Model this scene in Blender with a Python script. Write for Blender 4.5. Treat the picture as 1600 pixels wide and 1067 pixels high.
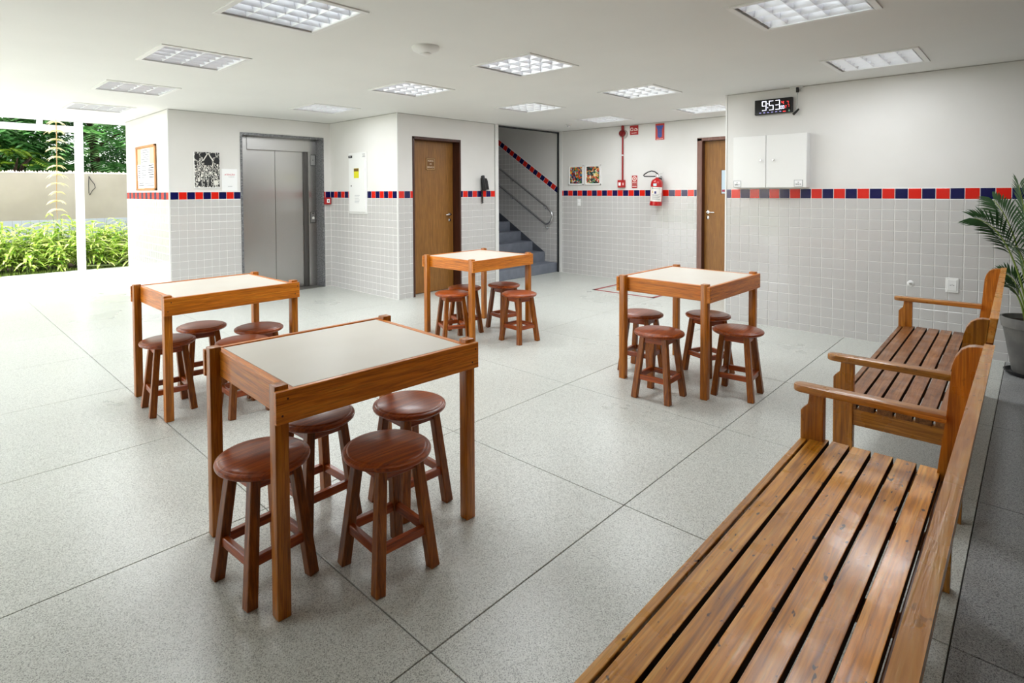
import bpy, bmesh, math, random
from math import sin, cos, pi, radians as R
from mathutils import Vector, Matrix

for o in list(bpy.data.objects):
    bpy.data.objects.remove(o)
SC = bpy.context.scene
COL = SC.collection
random.seed(7)

# ---------------------------------------------------------------- camera, world, sun, exposure
# World axes: X runs to the right and away from the camera, Y to the left and away, Z up; metres.
CAM_H, FPX, CX, CY = 1.4944, 886.19, 753.76, 323.95
yaw, pitch, roll = R(44.471), R(-1.619), R(-0.281)
fwd = Vector((cos(pitch) * cos(yaw), cos(pitch) * sin(yaw), sin(pitch)))
rgt = Vector((sin(yaw), -cos(yaw), 0))
upv = rgt.cross(fwd)
r2 = rgt * cos(roll) + upv * sin(roll)
u2 = upv * cos(roll) - rgt * sin(roll)
cd = bpy.data.cameras.new('camera')
cd.sensor_width = 36; cd.sensor_fit = 'HORIZONTAL'
cd.lens = FPX / 1600 * 36
cd.shift_x = (800 - CX) / 1600
cd.shift_y = -(533.5 - CY) / 1600
cd.clip_start = .05
cam = bpy.data.objects.new('camera', cd); COL.objects.link(cam)
m = Matrix((r2, u2, -fwd)).transposed().to_4x4()
m.translation = (0, 0, CAM_H)
cam.matrix_world = m
SC.camera = cam

SC.view_settings.view_transform = 'Standard'
SC.view_settings.look = 'None'
SC.view_settings.gamma = 1
SC.view_settings.use_curve_mapping = False
SC.view_settings.exposure = 0.60
try:
    SC.cycles.use_denoising = True
    SC.cycles.max_bounces = 9
    SC.cycles.diffuse_bounces = 5
    SC.cycles.glossy_bounces = 4
    SC.cycles.sample_clamp_indirect = 6
    SC.cycles.caustics_reflective = False
    SC.cycles.caustics_refractive = False
except Exception:
    pass

w = bpy.data.worlds.new('daylight'); SC.world = w; w.use_nodes = True
wn = w.node_tree.nodes; wl = w.node_tree.links
bg = wn['Background']
sky = wn.new('ShaderNodeTexSky'); sky.sky_type = 'NISHITA'; sky.sun_disc = False
sky.sun_elevation = R(52); sky.sun_rotation = R(-80); sky.air_density = 1.0; sky.dust_density = 2.5; sky.ozone_density = .6
hs = wn.new('ShaderNodeHueSaturation'); hs.inputs['Saturation'].default_value = .45
wl.new(sky.outputs[0], hs.inputs['Color']); wl.new(hs.outputs[0], bg.inputs[0])
bg.inputs[1].default_value = .62
sd = bpy.data.lights.new('sun', 'SUN'); sd.energy = 2.6; sd.angle = R(1.0); sd.color = (1, .95, .86)
so = bpy.data.objects.new('sun', sd); COL.objects.link(so)
so.rotation_euler = Vector((-.62, .02, .80)).to_track_quat('Z', 'Y').to_euler()

FILL_W = [9.5, 3, 1.5, 1, 3, 7.5, 3.6, 2.8, 5, 2.6, 3.4, 1.2, .4]        # added fill below each ceiling fixture, watts; the fixtures are taken as off
TUBE_FILL = 6.5          # emission given to the unlit tubes as extra fill

def portal(name, loc, rot, sx, sy):
    d = bpy.data.lights.new(name, 'AREA'); d.shape = 'RECTANGLE'; d.size = sx; d.size_y = sy
    d.cycles.is_portal = True
    o = bpy.data.objects.new(name, d); COL.objects.link(o); o.location = loc; o.rotation_euler = rot
portal('portal_left', (-2.62, 7.6, 1.3), (0, R(-90), 0), 2.6, 5.6)
portal('portal_far', (0, 10.5, 1.3), (R(-90), 0, 0), 5.2, 2.6)

# ---------------------------------------------------------------- materials
def srgb(r, g, b):
    f = lambda c: (c / 255 / 12.92) if c / 255 <= .04045 else ((c / 255 + .055) / 1.055) ** 2.4
    return (f(r), f(g), f(b), 1)

MATS = {}
def mat(name, col, rough=.5, metal=0, spec=.5, coat=0, emit=None, es=.9):
    if name in MATS: return MATS[name]
    mm = bpy.data.materials.new(name); mm.use_nodes = True
    b = mm.node_tree.nodes['Principled BSDF']
    b.inputs['Base Color'].default_value = col
    b.inputs['Roughness'].default_value = rough
    b.inputs['Metallic'].default_value = metal
    b.inputs['Specular IOR Level'].default_value = spec
    b.inputs['Coat Weight'].default_value = coat
    b.inputs['Coat Roughness'].default_value = .12
    if emit:
        b.inputs['Emission Color'].default_value = emit
        b.inputs['Emission Strength'].default_value = es
    MATS[name] = mm
    return mm

def nodes(mm):
    t = mm.node_tree
    return t.nodes, t.links, t.nodes['Principled BSDF']

def ramp(N, stops):
    r = N.new('ShaderNodeValToRGB')
    e = r.color_ramp.elements
    while len(e) < len(stops): e.new(.5)
    for el, (p, c) in zip(e, stops):
        el.position = p; el.color = c
    return r

def wood(name, cols, axis, rough=.35, scale=1.0, coat=.25, wear=0.0, spec=.5, vary=.25, stretch=.045, streak=.75):
    if name in MATS: return MATS[name]
    mm = mat(name, cols[1], rough, 0, spec, coat)
    N, L, b = nodes(mm)
    tc = N.new('ShaderNodeTexCoord'); oi = N.new('ShaderNodeObjectInfo')
    mul = N.new('ShaderNodeMath'); mul.operation = 'MULTIPLY'; mul.inputs[1].default_value = 37.0
    L.new(oi.outputs['Random'], mul.inputs[0])
    add = N.new('ShaderNodeVectorMath'); add.operation = 'ADD'
    L.new(tc.outputs['Object'], add.inputs[0]); L.new(mul.outputs[0], add.inputs[1])
    mp = N.new('ShaderNodeMapping'); L.new(add.outputs[0], mp.inputs['Vector'])
    s = [64 * scale] * 3; s['XYZ'.index(axis)] = 64 * scale * stretch
    mp.inputs['Scale'].default_value = s
    n1 = N.new('ShaderNodeTexNoise'); n1.inputs['Scale'].default_value = 1.0; n1.inputs['Detail'].default_value = 6
    n1.inputs['Roughness'].default_value = .62; n1.inputs['Distortion'].default_value = .9
    L.new(mp.outputs[0], n1.inputs['Vector'])
    r = ramp(N, [(.30, cols[0]), (.52, cols[1]), (.72, cols[2])])
    L.new(n1.outputs['Fac'], r.inputs[0])
    n2 = N.new('ShaderNodeTexNoise'); n2.inputs['Scale'].default_value = 3.2; n2.inputs['Detail'].default_value = 3
    L.new(mp.outputs[0], n2.inputs['Vector'])
    r2_ = ramp(N, [(.32, (.62, .60, .58, 1)), (.55, (1, 1, 1, 1))])
    L.new(n2.outputs['Fac'], r2_.inputs[0])
    mx = N.new('ShaderNodeMixRGB'); mx.blend_type = 'MULTIPLY'; mx.inputs[0].default_value = streak
    L.new(r.outputs[0], mx.inputs[1]); L.new(r2_.outputs[0], mx.inputs[2])
    hv = N.new('ShaderNodeHueSaturation')
    mr = N.new('ShaderNodeMapRange'); mr.inputs['To Min'].default_value = 1 - vary; mr.inputs['To Max'].default_value = 1 + vary
    L.new(oi.outputs['Random'], mr.inputs['Value']); L.new(mr.outputs[0], hv.inputs['Value'])
    L.new(mx.outputs[0], hv.inputs['Color'])
    out = hv.outputs[0]
    if wear:
        mp2 = N.new('ShaderNodeMapping'); L.new(add.outputs[0], mp2.inputs['Vector'])
        s2 = [34.0] * 3; s2['XYZ'.index(axis)] = 15.0
        mp2.inputs['Scale'].default_value = s2
        v = N.new('ShaderNodeTexNoise'); v.inputs['Scale'].default_value = 1.3; v.inputs['Detail'].default_value = 2
        L.new(mp2.outputs[0], v.inputs['Vector'])
        rr = ramp(N, [(.0, (1, 1, 1, 1)), (.30, (1, 1, 1, 1)), (.325, (0, 0, 0, 1))])
        L.new(v.outputs['Fac'], rr.inputs[0])
        m2 = N.new('ShaderNodeMixRGB'); m2.inputs[2].default_value = srgb(42, 26, 14)
        mu = N.new('ShaderNodeMath'); mu.operation = 'MULTIPLY'; mu.inputs[1].default_value = wear
        L.new(rr.outputs[0], mu.inputs[0]); L.new(mu.outputs[0], m2.inputs[0]); L.new(out, m2.inputs[1])
        out = m2.outputs[0]
        rn = N.new('ShaderNodeTexNoise'); rn.inputs['Scale'].default_value = 9; rn.inputs['Detail'].default_value = 4
        L.new(add.outputs[0], rn.inputs['Vector'])
        rm = N.new('ShaderNodeMapRange'); rm.inputs['From Min'].default_value = .35; rm.inputs['From Max'].default_value = .65
        rm.inputs['To Min'].default_value = rough - .1; rm.inputs['To Max'].default_value = rough + .16
        L.new(rn.outputs['Fac'], rm.inputs['Value']); L.new(rm.outputs[0], b.inputs['Roughness'])
    L.new(out, b.inputs['Base Color'])
    bp = N.new('ShaderNodeBump'); bp.inputs['Strength'].default_value = .12 if not wear else .3; bp.inputs['Distance'].default_value = .004
    L.new(n1.outputs['Fac'], bp.inputs['Height']); L.new(bp.outputs[0], b.inputs['Normal'])
    return mm

def noisy(name, c1, c2, scale, rough=.6, spec=.4, bump=0, coords='Object', detail=4, metal=0):
    if name in MATS: return MATS[name]
    mm = mat(name, c1, rough, metal, spec)
    N, L, b = nodes(mm)
    tc = N.new('ShaderNodeTexCoord')
    n = N.new('ShaderNodeTexNoise'); n.inputs['Scale'].default_value = scale; n.inputs['Detail'].default_value = detail
    L.new(tc.outputs[coords], n.inputs['Vector'])
    r = ramp(N, [(.35, c1), (.65, c2)]); L.new(n.outputs['Fac'], r.inputs[0]); L.new(r.outputs[0], b.inputs['Base Color'])
    if bump:
        bp = N.new('ShaderNodeBump'); bp.inputs['Strength'].default_value = bump; bp.inputs['Distance'].default_value = .01
        L.new(n.outputs['Fac'], bp.inputs['Height']); L.new(bp.outputs[0], b.inputs['Normal'])
    return mm

def terrazzo(name, lo, mid, hi, rough, spec=.45):
    mm = mat(name, mid, rough, 0, spec)
    N, L, b = nodes(mm)
    g = N.new('ShaderNodeNewGeometry')
    v = N.new('ShaderNodeTexVoronoi'); v.inputs['Scale'].default_value = 380
    L.new(g.outputs['Position'], v.inputs['Vector'])
    sx = N.new('ShaderNodeSeparateColor'); L.new(v.outputs['Color'], sx.inputs[0])
    r = ramp(N, [(.0, lo), (.16, lo), (.30, mid), (.72, mid), (1.0, hi)])
    L.new(sx.outputs[0], r.inputs[0])
    n = N.new('ShaderNodeTexNoise'); n.inputs['Scale'].default_value = .8; n.inputs['Detail'].default_value = 7
    L.new(g.outputs['Position'], n.inputs['Vector'])
    r3 = ramp(N, [(.25, (.88, .88, .87, 1)), (.70, (1, 1, 1, 1))]); L.new(n.outputs['Fac'], r3.inputs[0])
    mx = N.new('ShaderNodeMixRGB'); mx.blend_type = 'MULTIPLY'; mx.inputs[0].default_value = .8
    L.new(r.outputs[0], mx.inputs[1]); L.new(r3.outputs[0], mx.inputs[2])
    L.new(mx.outputs[0], b.inputs['Base Color'])
    mr = N.new('ShaderNodeMapRange'); mr.inputs['From Min'].default_value = .2; mr.inputs['From Max'].default_value = .8
    mr.inputs['To Min'].default_value = rough - .03; mr.inputs['To Max'].default_value = rough + .06
    L.new(n.outputs['Fac'], mr.inputs['Value']); L.new(mr.outputs[0], b.inputs['Roughness'])
    return mm

M_PAINT = noisy('wall_paint', srgb(219, 217, 213), srgb(223, 221, 218), 2.0, .75, .3)
M_CEIL = noisy('ceiling_paint', srgb(228, 228, 225), srgb(231, 231, 228), 1.2, .8, .25)
M_TILE = mat('glazed_tile_pale', srgb(195, 193, 191), .10, 0, .55)
M_RED = mat('glazed_tile_red', srgb(214, 34, 22), .10, 0, .55)
M_BLUE = mat('glazed_tile_navy', srgb(18, 18, 74), .10, 0, .55)
M_FLOOR = terrazzo('terrazzo', srgb(146, 147, 141), srgb(206, 208, 201), srgb(230, 231, 225), .28)
M_FLOORSHADE = terrazzo('terrazzo_shaded', srgb(96, 96, 97), srgb(158, 159, 159), srgb(192, 192, 190), .36)  # darker slabs behind the benches, shade put into their colour
M_JOINT = mat('floor_joint', srgb(74, 72, 68), .8)
M_WHITE = mat('white_enamel', srgb(232, 232, 230), .35)
M_TRIMW = mat('white_aluminium', srgb(225, 225, 222), .35)
M_DARKM = mat('dark_metal', srgb(52, 54, 56), .45, .6)
M_STEEL = mat('brushed_steel', (.50, .49, .48, 1), .26, 1)
N_, L_, b_ = nodes(M_STEEL); b_.inputs['Anisotropic'].default_value = .7; b_.inputs['Anisotropic Rotation'].default_value = 0.0
tg_ = N_.new('ShaderNodeTangent'); tg_.direction_type = 'RADIAL'; tg_.axis = 'Z'; L_.new(tg_.outputs[0], b_.inputs['Tangent'])
M_CHROME = mat('chrome', (.75, .75, .76, 1), .15, 1)
M_MIRROR = mat('mirror_aluminium', (.93, .94, .96, 1), .30, .55)
M_GRANITE = noisy('grey_granite', srgb(74, 75, 78), srgb(132, 132, 134), 60, .25, .5)
M_DOOR = wood('door_veneer', (srgb(122, 78, 28), srgb(142, 95, 38), srgb(160, 111, 50)), 'Z', .45, .8, .05, vary=.04)
M_FRAMEW = wood('dark_door_frame', (srgb(44, 20, 12), srgb(66, 30, 18), srgb(84, 40, 24)), 'Z', .45, 1, .05, vary=.05)
TBL = (srgb(164, 88, 10), srgb(214, 122, 24), srgb(234, 152, 46))
M_TX = wood('table_wood_x', TBL, 'X', .34, 1.0, .15, vary=.10, spec=.35)
M_TY = wood('table_wood_y', TBL, 'Y', .34, 1.0, .15, vary=.10, spec=.35)
M_TZ = wood('table_wood_z', (srgb(134, 72, 10), srgb(176, 102, 20), srgb(204, 128, 36)), 'Z', .34, 1.0, .15, vary=.14, spec=.35)
M_LAM = noisy('cream_laminate', srgb(208, 201, 188), srgb(212, 206, 194), 3, .34, .45)
STL = (srgb(106, 40, 4), srgb(150, 64, 9), srgb(186, 94, 20))
M_SX = wood('stool_wood_x', STL, 'X', .30, 1.0, .15, vary=.22, spec=.4)
M_SY = wood('stool_wood_y', STL, 'Y', .30, 1.0, .15, vary=.22, spec=.4)
M_SZ = wood('stool_wood_z', (srgb(98, 48, 8), srgb(138, 74, 16), srgb(170, 100, 28)), 'Z', .34, 1.0, .1, vary=.25, spec=.35)
BEN = (srgb(140, 84, 14), srgb(208, 140, 38), srgb(232, 178, 86))
M_BX = wood('bench_slat_wood', BEN, 'X', .32, .7, .2, wear=.9, vary=.14, spec=.45)
M_BX2 = wood('bench_slat_wood_brown', (srgb(92, 54, 24), srgb(136, 88, 46), srgb(162, 112, 64)), 'X', .38, .7, .15, wear=.45, vary=.12, spec=.35)
M_BR = wood('bench_rail_wood', (srgb(206, 124, 36), srgb(232, 154, 60), srgb(242, 182, 98)), 'X', .32, .8, .3, wear=.35, vary=.06, streak=.25)
M_BZ = wood('bench_post_wood', (srgb(130, 74, 12), srgb(176, 108, 24), srgb(206, 140, 48)), 'Z', .32, .9, .35, wear=.3, vary=.10)
M_BY = wood('bench_arm_wood', (srgb(130, 76, 18), srgb(178, 114, 36), srgb(208, 146, 62)), 'Y', .30, .9, .35, wear=.4, vary=.08)
M_BLACK = mat('black_plastic', srgb(20, 20, 21), .4)
M_XRED = mat('extinguisher_red', srgb(176, 14, 18), .28, 0, .5, .4)
M_SIGNRED = mat('sign_red', srgb(168, 18, 22), .45)
M_PIPERED = mat('pipe_red', srgb(150, 12, 16), .4)
M_PAPER = mat('paper_white', srgb(240, 240, 240), .7)
M_INK = mat('ink_black', srgb(28, 28, 30), .7)
M_INKG = mat('ink_grey', srgb(130, 132, 134), .7)
M_STEP = noisy('grey_stair_paint', srgb(112, 117, 128), srgb(122, 127, 138), 8, .6, .35)
M_POT = noisy('cement_pot_grey', srgb(92, 91, 89), srgb(122, 120, 116), 5, .6, .35, .15)
M_SOIL = noisy('soil', srgb(30, 22, 16), srgb(52, 40, 30), 30, .95, .2, .5)
M_PALM = mat('palm_leaf', srgb(44, 76, 38), .42, 0, .5)
M_PALMS = mat('palm_stem', srgb(120, 140, 60), .5)
M_GWALL = noisy('garden_wall_render', srgb(170, 160, 143), srgb(182, 172, 155), 1.3, .9, .2)
M_PAVE = noisy('pale_paving', srgb(224, 222, 216), srgb(232, 230, 225), 2, .8, .3)

M_SLATSIDE = noisy('dark_slat_edge', srgb(38, 24, 14), srgb(62, 40, 22), 14, .85, .2)  # darker brown for the side faces of the bench slats

# ---------------------------------------------------------------- mesh helpers
def obj(name, bm, mats, parent=None, loc=None, smooth=False, rotz=None):
    me = bpy.data.meshes.new(name)
    bmesh.ops.recalc_face_normals(bm, faces=bm.faces)
    bm.to_mesh(me); bm.free()
    for mm in (mats if isinstance(mats, (list, tuple)) else [mats]): me.materials.append(mm)
    if smooth:
        me.polygons.foreach_set('use_smooth', [True] * len(me.polygons))
        if smooth != 'all':
            try: me.set_sharp_from_angle(angle=R(40))
            except Exception: pass
    return link(name, me, parent, loc, rotz)

def link(name, me, parent=None, loc=None, rotz=None):
    o = bpy.data.objects.new(name, me); COL.objects.link(o)
    if loc: o.location = loc
    if rotz is not None: o.rotation_euler = (0, 0, rotz)
    if parent: o.parent = parent
    return o

def tag(o, label=None, cat=None, group=None, kind=None):
    if label: o['label'] = label
    if cat: o['category'] = cat
    if group: o['group'] = group
    if kind: o['kind'] = kind
    return o

def thing(name, label, cat, loc=(0, 0, 0), rotz=0, group=None):
    o = bpy.data.objects.new(name, None); COL.objects.link(o)
    o.location = loc; o.rotation_euler = (0, 0, rotz); o.empty_display_size = .1
    return tag(o, label, cat, group)

def dup(root, label, loc, rotz, group=None):
    r = root.copy(); COL.objects.link(r); r.location = loc; r.rotation_euler = (0, 0, rotz)
    r['label'] = label
    if group: r['group'] = group
    for ch in list(root.children):
        c = ch.copy(); COL.objects.link(c); c.parent = r
        for g in list(ch.children):
            d = g.copy(); COL.objects.link(d); d.parent = c
    return r

def NB(): return bmesh.new()

def box(bm, x0, x1, y0, y1, z0, z1, bev=0, mi=0, M=None, seg=2):
    vs = [bm.verts.new((x, y, z)) for z in (z0, z1) for y in (y0, y1) for x in (x0, x1)]
    fs = [bm.faces.new([vs[i] for i in q]) for q in ((0, 2, 3, 1), (4, 5, 7, 6), (0, 1, 5, 4), (2, 6, 7, 3), (0, 4, 6, 2), (1, 3, 7, 5))]
    for f in fs: f.material_index = mi
    if bev:
        es = list({e for f in fs for e in f.edges})
        r = bmesh.ops.bevel(bm, geom=es, offset=bev, segments=seg, profile=.5, affect='EDGES', clamp_overlap=True)
        vs = list({v for f in r['faces'] for v in f.verts} | {v for v in vs if v.is_valid})
        for f in r['faces']: f.material_index = mi
    if M: bmesh.ops.transform(bm, matrix=M, verts=[v for v in vs if v.is_valid])
    return bm

def prism(bm, poly, axis, a0, a1, bev=0, mi=0):
    """poly: 2-D outline; axis: extrusion axis ('X': poly is (y,z), 'Y': (x,z), 'Z': (x,y))."""
    def P(u, v, a):
        return {'X': (a, u, v), 'Y': (u, a, v), 'Z': (u, v, a)}[axis]
    A = [bm.verts.new(P(u, v, a0)) for u, v in poly]; B = [bm.verts.new(P(u, v, a1)) for u, v in poly]
    n = len(poly)
    fs = [bm.faces.new(A), bm.faces.new(B)]
    caps = list(fs)
    for i in range(n): fs.append(bm.faces.new((A[i], A[(i + 1) % n], B[(i + 1) % n], B[i])))
    for f in fs: f.material_index = mi
    if bev:
        es = list({e for f in caps for e in f.edges})
        r = bmesh.ops.bevel(bm, geom=es, offset=bev, segments=2, profile=.5, affect='EDGES', clamp_overlap=True)
        for f in r['faces']: f.material_index = mi
    return bm

def beam(bm, p0, p1, w0, d0, w1=None, d1=None, xdir=(1, 0, 0), bev=0, mi=0):
    p0, p1 = Vector(p0), Vector(p1); w1 = w1 or w0; d1 = d1 or d0
    z = (p1 - p0).normalized(); x = Vector(xdir); x = (x - z * x.dot(z)).normalized(); y = z.cross(x)
    vs = []
    for p, ww, dd in ((p0, w0, d0), (p1, w1, d1)):
        for sy in (-1, 1):
            for sx in (-1, 1): vs.append(bm.verts.new(p + x * sx * ww / 2 + y * sy * dd / 2))
    fs = [bm.faces.new([vs[i] for i in q]) for q in ((0, 2, 3, 1), (4, 5, 7, 6), (0, 1, 5, 4), (2, 6, 7, 3), (0, 4, 6, 2), (1, 3, 7, 5))]
    for f in fs: f.material_index = mi
    if bev:
        es = list({e for f in fs for e in f.edges})
        bmesh.ops.bevel(bm, geom=es, offset=bev, segments=2, profile=.5, affect='EDGES', clamp_overlap=True)
    return bm

def lathe(bm, prof, seg=32, c=(0, 0, 0), M=None, mi=0):
    rings = []; allv = []
    for r, z in prof:
        if r < 1e-6:
            v = bm.verts.new((c[0], c[1], c[2] + z)); rings.append([v]); allv.append(v)
        else:
            rg = [bm.verts.new((c[0] + r * cos(2 * pi * k / seg), c[1] + r * sin(2 * pi * k / seg), c[2] + z)) for k in range(seg)]
            rings.append(rg); allv += rg
    for a, b in zip(rings, rings[1:]):
        for k in range(seg):
            k2 = (k + 1) % seg
            if len(a) == 1 and len(b) == 1: continue
            if len(a) == 1: f = bm.faces.new((a[0], b[k], b[k2]))
            elif len(b) == 1: f = bm.faces.new((a[k], b[0], a[k2]))
            else: f = bm.faces.new((a[k], b[k], b[k2], a[k2]))
            f.material_index = mi
    if M: bmesh.ops.transform(bm, matrix=M, verts=allv)
    return bm

def tube(bm, pts, r, seg=8, mi=0, cap=True):
    pts = [Vector(p) for p in pts]; n = len(pts); rings = []
    prev = None
    for i, p in enumerate(pts):
        t = (pts[min(i + 1, n - 1)] - pts[max(i - 1, 0)]).normalized()
        if prev is None:
            a = Vector((0, 0, 1)) if abs(t.z) < .9 else Vector((1, 0, 0))
            prev = (a - t * a.dot(t)).normalized()
        else:
            prev = (prev - t * prev.dot(t)).normalized()
        b = t.cross(prev)
        rr = r[i] if isinstance(r, (list, tuple)) else r
        rings.append([bm.verts.new(p + prev * rr * cos(2 * pi * k / seg) + b * rr * sin(2 * pi * k / seg)) for k in range(seg)])
    for a, b in zip(rings, rings[1:]):
        for k in range(seg):
            f = bm.faces.new((a[k], a[(k + 1) % seg], b[(k + 1) % seg], b[k])); f.material_index = mi
    if cap:
        for rg in (rings[0], rings[-1]):
            f = bm.faces.new(rg); f.material_index = mi
    return bm

def poly(bm, pts, mi=0):
    f = bm.faces.new([bm.verts.new(p) for p in pts]); f.material_index = mi
    return f

def text_mesh(s, size, depth=.0008):
    cu = bpy.data.curves.new('lettering', 'FONT'); cu.body = s; cu.size = size
    cu.align_x = 'CENTER'; cu.align_y = 'CENTER'; cu.extrude = depth; cu.resolution_u = 2
    o = bpy.data.objects.new('lettering', cu); COL.objects.link(o)
    dg = bpy.context.evaluated_depsgraph_get(); dg.update()
    me = bpy.data.meshes.new_from_object(o.evaluated_get(dg))
    bpy.data.objects.remove(o); bpy.data.curves.remove(cu)
    me.materials.clear()
    return me

ROT = {'Y-': 0.0, 'X-': R(-90)}          # turn of a thing that faces -Y / -X
def lettering(s, size, material, parent, loc, face, name='lettering'):
    """flat letters standing on a wall that faces -Y ('Y-') or -X ('X-'); loc in world space, parent unrotated at the origin"""
    me = text_mesh(s, size); me.materials.append(material)
    o = bpy.data.objects.new(name, me); COL.objects.link(o)
    o.location = loc; o.rotation_euler = (R(90), 0, ROT[face]); o.parent = parent
    return o

# ---------------------------------------------------------------- the shell
H, ZB, P = 2.5807, 1.4027, .102
XR, YR = 6.6231, 2.5753          # right wall plane, its end
XE, YD = 8.4522, 6.2924          # far right wall, door wall
XP, YE, XN = 4.7496, 8.0467, 2.4039   # panel wall, lift wall, notice wall
XL, YN, YF = -2.6, -4.6, 10.4    # left wall, near wall, open facade
SX0, SX1 = 6.78, XE              # stairwell

def struct(name, bm, mm):
    return tag(obj(name, bm, mm), kind='structure')

# floor: dark base with one slab per cell of the 1.2 m grid
fl = struct('floor', box(NB(), XL - .2, XE + .2, YN - .2, YF, -.12, -.006), M_JOINT)
S, XM, YL = 1.2006, 1.1622, 1.3855
slab_me = {}
g = .0022
def slab(x0, x1, y0, y1, mm):
    bm = NB(); box(bm, x0 + g, x1 - g, y0 + g, y1 - g, -.03, 0, .0012, seg=1)
    obj('slab', bm, mm, fl)
i0 = math.floor((XL - .2 - XM) / S); j0 = math.floor((YN - .2 - YL) / S)
for i in range(i0, 8):
    for j in range(j0, 9):
        x0, x1 = max(XM + i * S, XL - .2), min(XM + (i + 1) * S, XE + .2)
        y0, y1 = max(YL + j * S, YN - .2), min(YL + (j + 1) * S, YF)
        if x1 - x0 < .02 or y1 - y0 < .02: continue
        if x0 > XP and y0 > YE: continue
        slab(x0, x1, y0, y1, M_FLOORSHADE if j < -1 else M_FLOOR)

# ceiling with square openings for the light fittings
LAMPS = [(1.66, 3.24), (1.67, 4.91), (1.71, 6.71), (1.76, 8.55), (3.86, 6.66), (3.79, 3.20), (3.80, 4.79),
         (5.73, 4.75), (5.71, 3.165), (7.49, 4.76), (7.54, 3.20), (3.79, 1.02), (5.77, 1.01)]
LH = .31
def grid_plane(bm, xs, ys, z, skip):
    xs, ys = sorted(set(xs)), sorted(set(ys)); vv = {}
    def V(i, j):
        if (i, j) not in vv: vv[(i, j)] = bm.verts.new((xs[i], ys[j], z))
        return vv[(i, j)]
    for i in range(len(xs) - 1):
        for j in range(len(ys) - 1):
            if skip((xs[i] + xs[i + 1]) / 2, (ys[j] + ys[j + 1]) / 2): continue
            bm.faces.new((V(i, j), V(i, j + 1), V(i + 1, j + 1), V(i + 1, j)))
bm = NB()
xs = [XL - .15, XE + .15, SX0]; ys = [YN - .15, YF, YD + .1]
for lx, ly in LAMPS: xs += [lx - LH, lx + LH]; ys += [ly - LH, ly + LH]
def skip(x, y):
    if x > SX0 and y > YD + .1: return True
    return any(abs(x - lx) < LH and abs(y - ly) < LH for lx, ly in LAMPS)
grid_plane(bm, xs, ys, H, skip)
r = bmesh.ops.extrude_face_region(bm, geom=list(bm.faces))
bmesh.ops.translate(bm, vec=(0, 0, .16), verts=[v for v in r['geom'] if isinstance(v, bmesh.types.BMVert)])
ceiling = struct('ceiling', bm, M_CEIL)
struct('trim_roof', box(NB(), XL - .2, XE + .2, YN - .2, YF, H + .30, H + .40), M_CEIL)

def wall_x(name, x, t, y0, y1, holes=(), z1=H, mm=M_PAINT):
    """slab in the plane X=x..x+t; holes = (y0,y1,z1)"""
    bm = NB(); y = y0
    for a, b, zt in holes:
        if a > y: box(bm, x, x + t, y, a, 0, z1)
        if zt < z1: box(bm, x, x + t, a, b, zt, z1)
        y = b
    if y < y1: box(bm, x, x + t, y, y1, 0, z1)
    return struct(name, bm, mm)
def wall_y(name, y, t, x0, x1, holes=(), z1=H, mm=M_PAINT):
    bm = NB(); x = x0
    for a, b, zt in holes:
        if a > x: box(bm, x, a, y, y + t, 0, z1)
        if zt < z1: box(bm, a, b, y, y + t, zt, z1)
        x = b
    if x < x1: box(bm, x, x1, y, y + t, 0, z1)
    return struct(name, bm, mm)

T = .004   # tiles stand this far proud of the wall plane
D2 = (2.80, 3.66)      # door 2 opening on the far right wall
D1 = (5.02, 5.935)     # door 1 opening on the door wall
LF = (3.345, 4.61)     # lift opening
w_right = wall_x('wall_right', XR, .16, YN, YR)
w_return = wall_y('wall_return', YR - .16, .16, XR + .16, XE + .16)
w_far = wall_x('wall_far_right', XE, .16, YR, YD, [(D2[0], D2[1], 2.27)])
w_stair = wall_x('wall_stair', XE, .16, YD, 11.0, z1=4.6)
w_door = wall_y('wall_far_center', YD, .2, XP, SX0 - .09, [(D1[0], D1[1], 2.27)])
w_panel = wall_x('wall_inner', XP, .16, YD + .2, YE)
w_lift = wall_y('wall_far_left', YE, .32, XN, XP + .16, [(LF[0], LF[1], 2.325)])
w_note = wall_x('wall_notice', XN, .16, YE + .32, 10.03)
w_left = wall_x('wall_left', XL - .16, .16, YN, YF, [(4.75, 10.05, 2.50)])
w_near = wall_y('wall_near', YN - .16, .16, XL, XR, mm=mat('bounce_cut_grey', srgb(138, 134, 128), .6))  # unseen near wall, set back and greyed to cut bounce light
wall_x('wall_stair_inner', SX0 - .09, .09, YD + .2, 11.0, z1=4.6)
wall_y('wall_stair_end', 11.0, .16, SX0 - .09, XE + .16, z1=4.6)
struct('ceiling_stair', box(NB(), SX0 - .1, XE + .16, YD, 11.2, 4.6, 4.7), M_PAINT)
struct('wall_stair_header', box(NB(), SX0, XE, YD + .1, YD + .2, H, 4.6), M_PAINT)
# back of the lift shaft and of the rooms behind the doors
struct('wall_shaft', box(NB(), XN + .16, XP + .16, YE + .42, YE + .5, 0, H), M_DARKM)
struct('wall_store', box(NB(), XP + .16, SX0 - .09, YD + .6, YD + .66, 0, H), M_PAINT)
struct('wall_room_behind', box(NB(), XE + .5, XE + .56, YR, YD, 0, H), M_PAINT)

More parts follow.
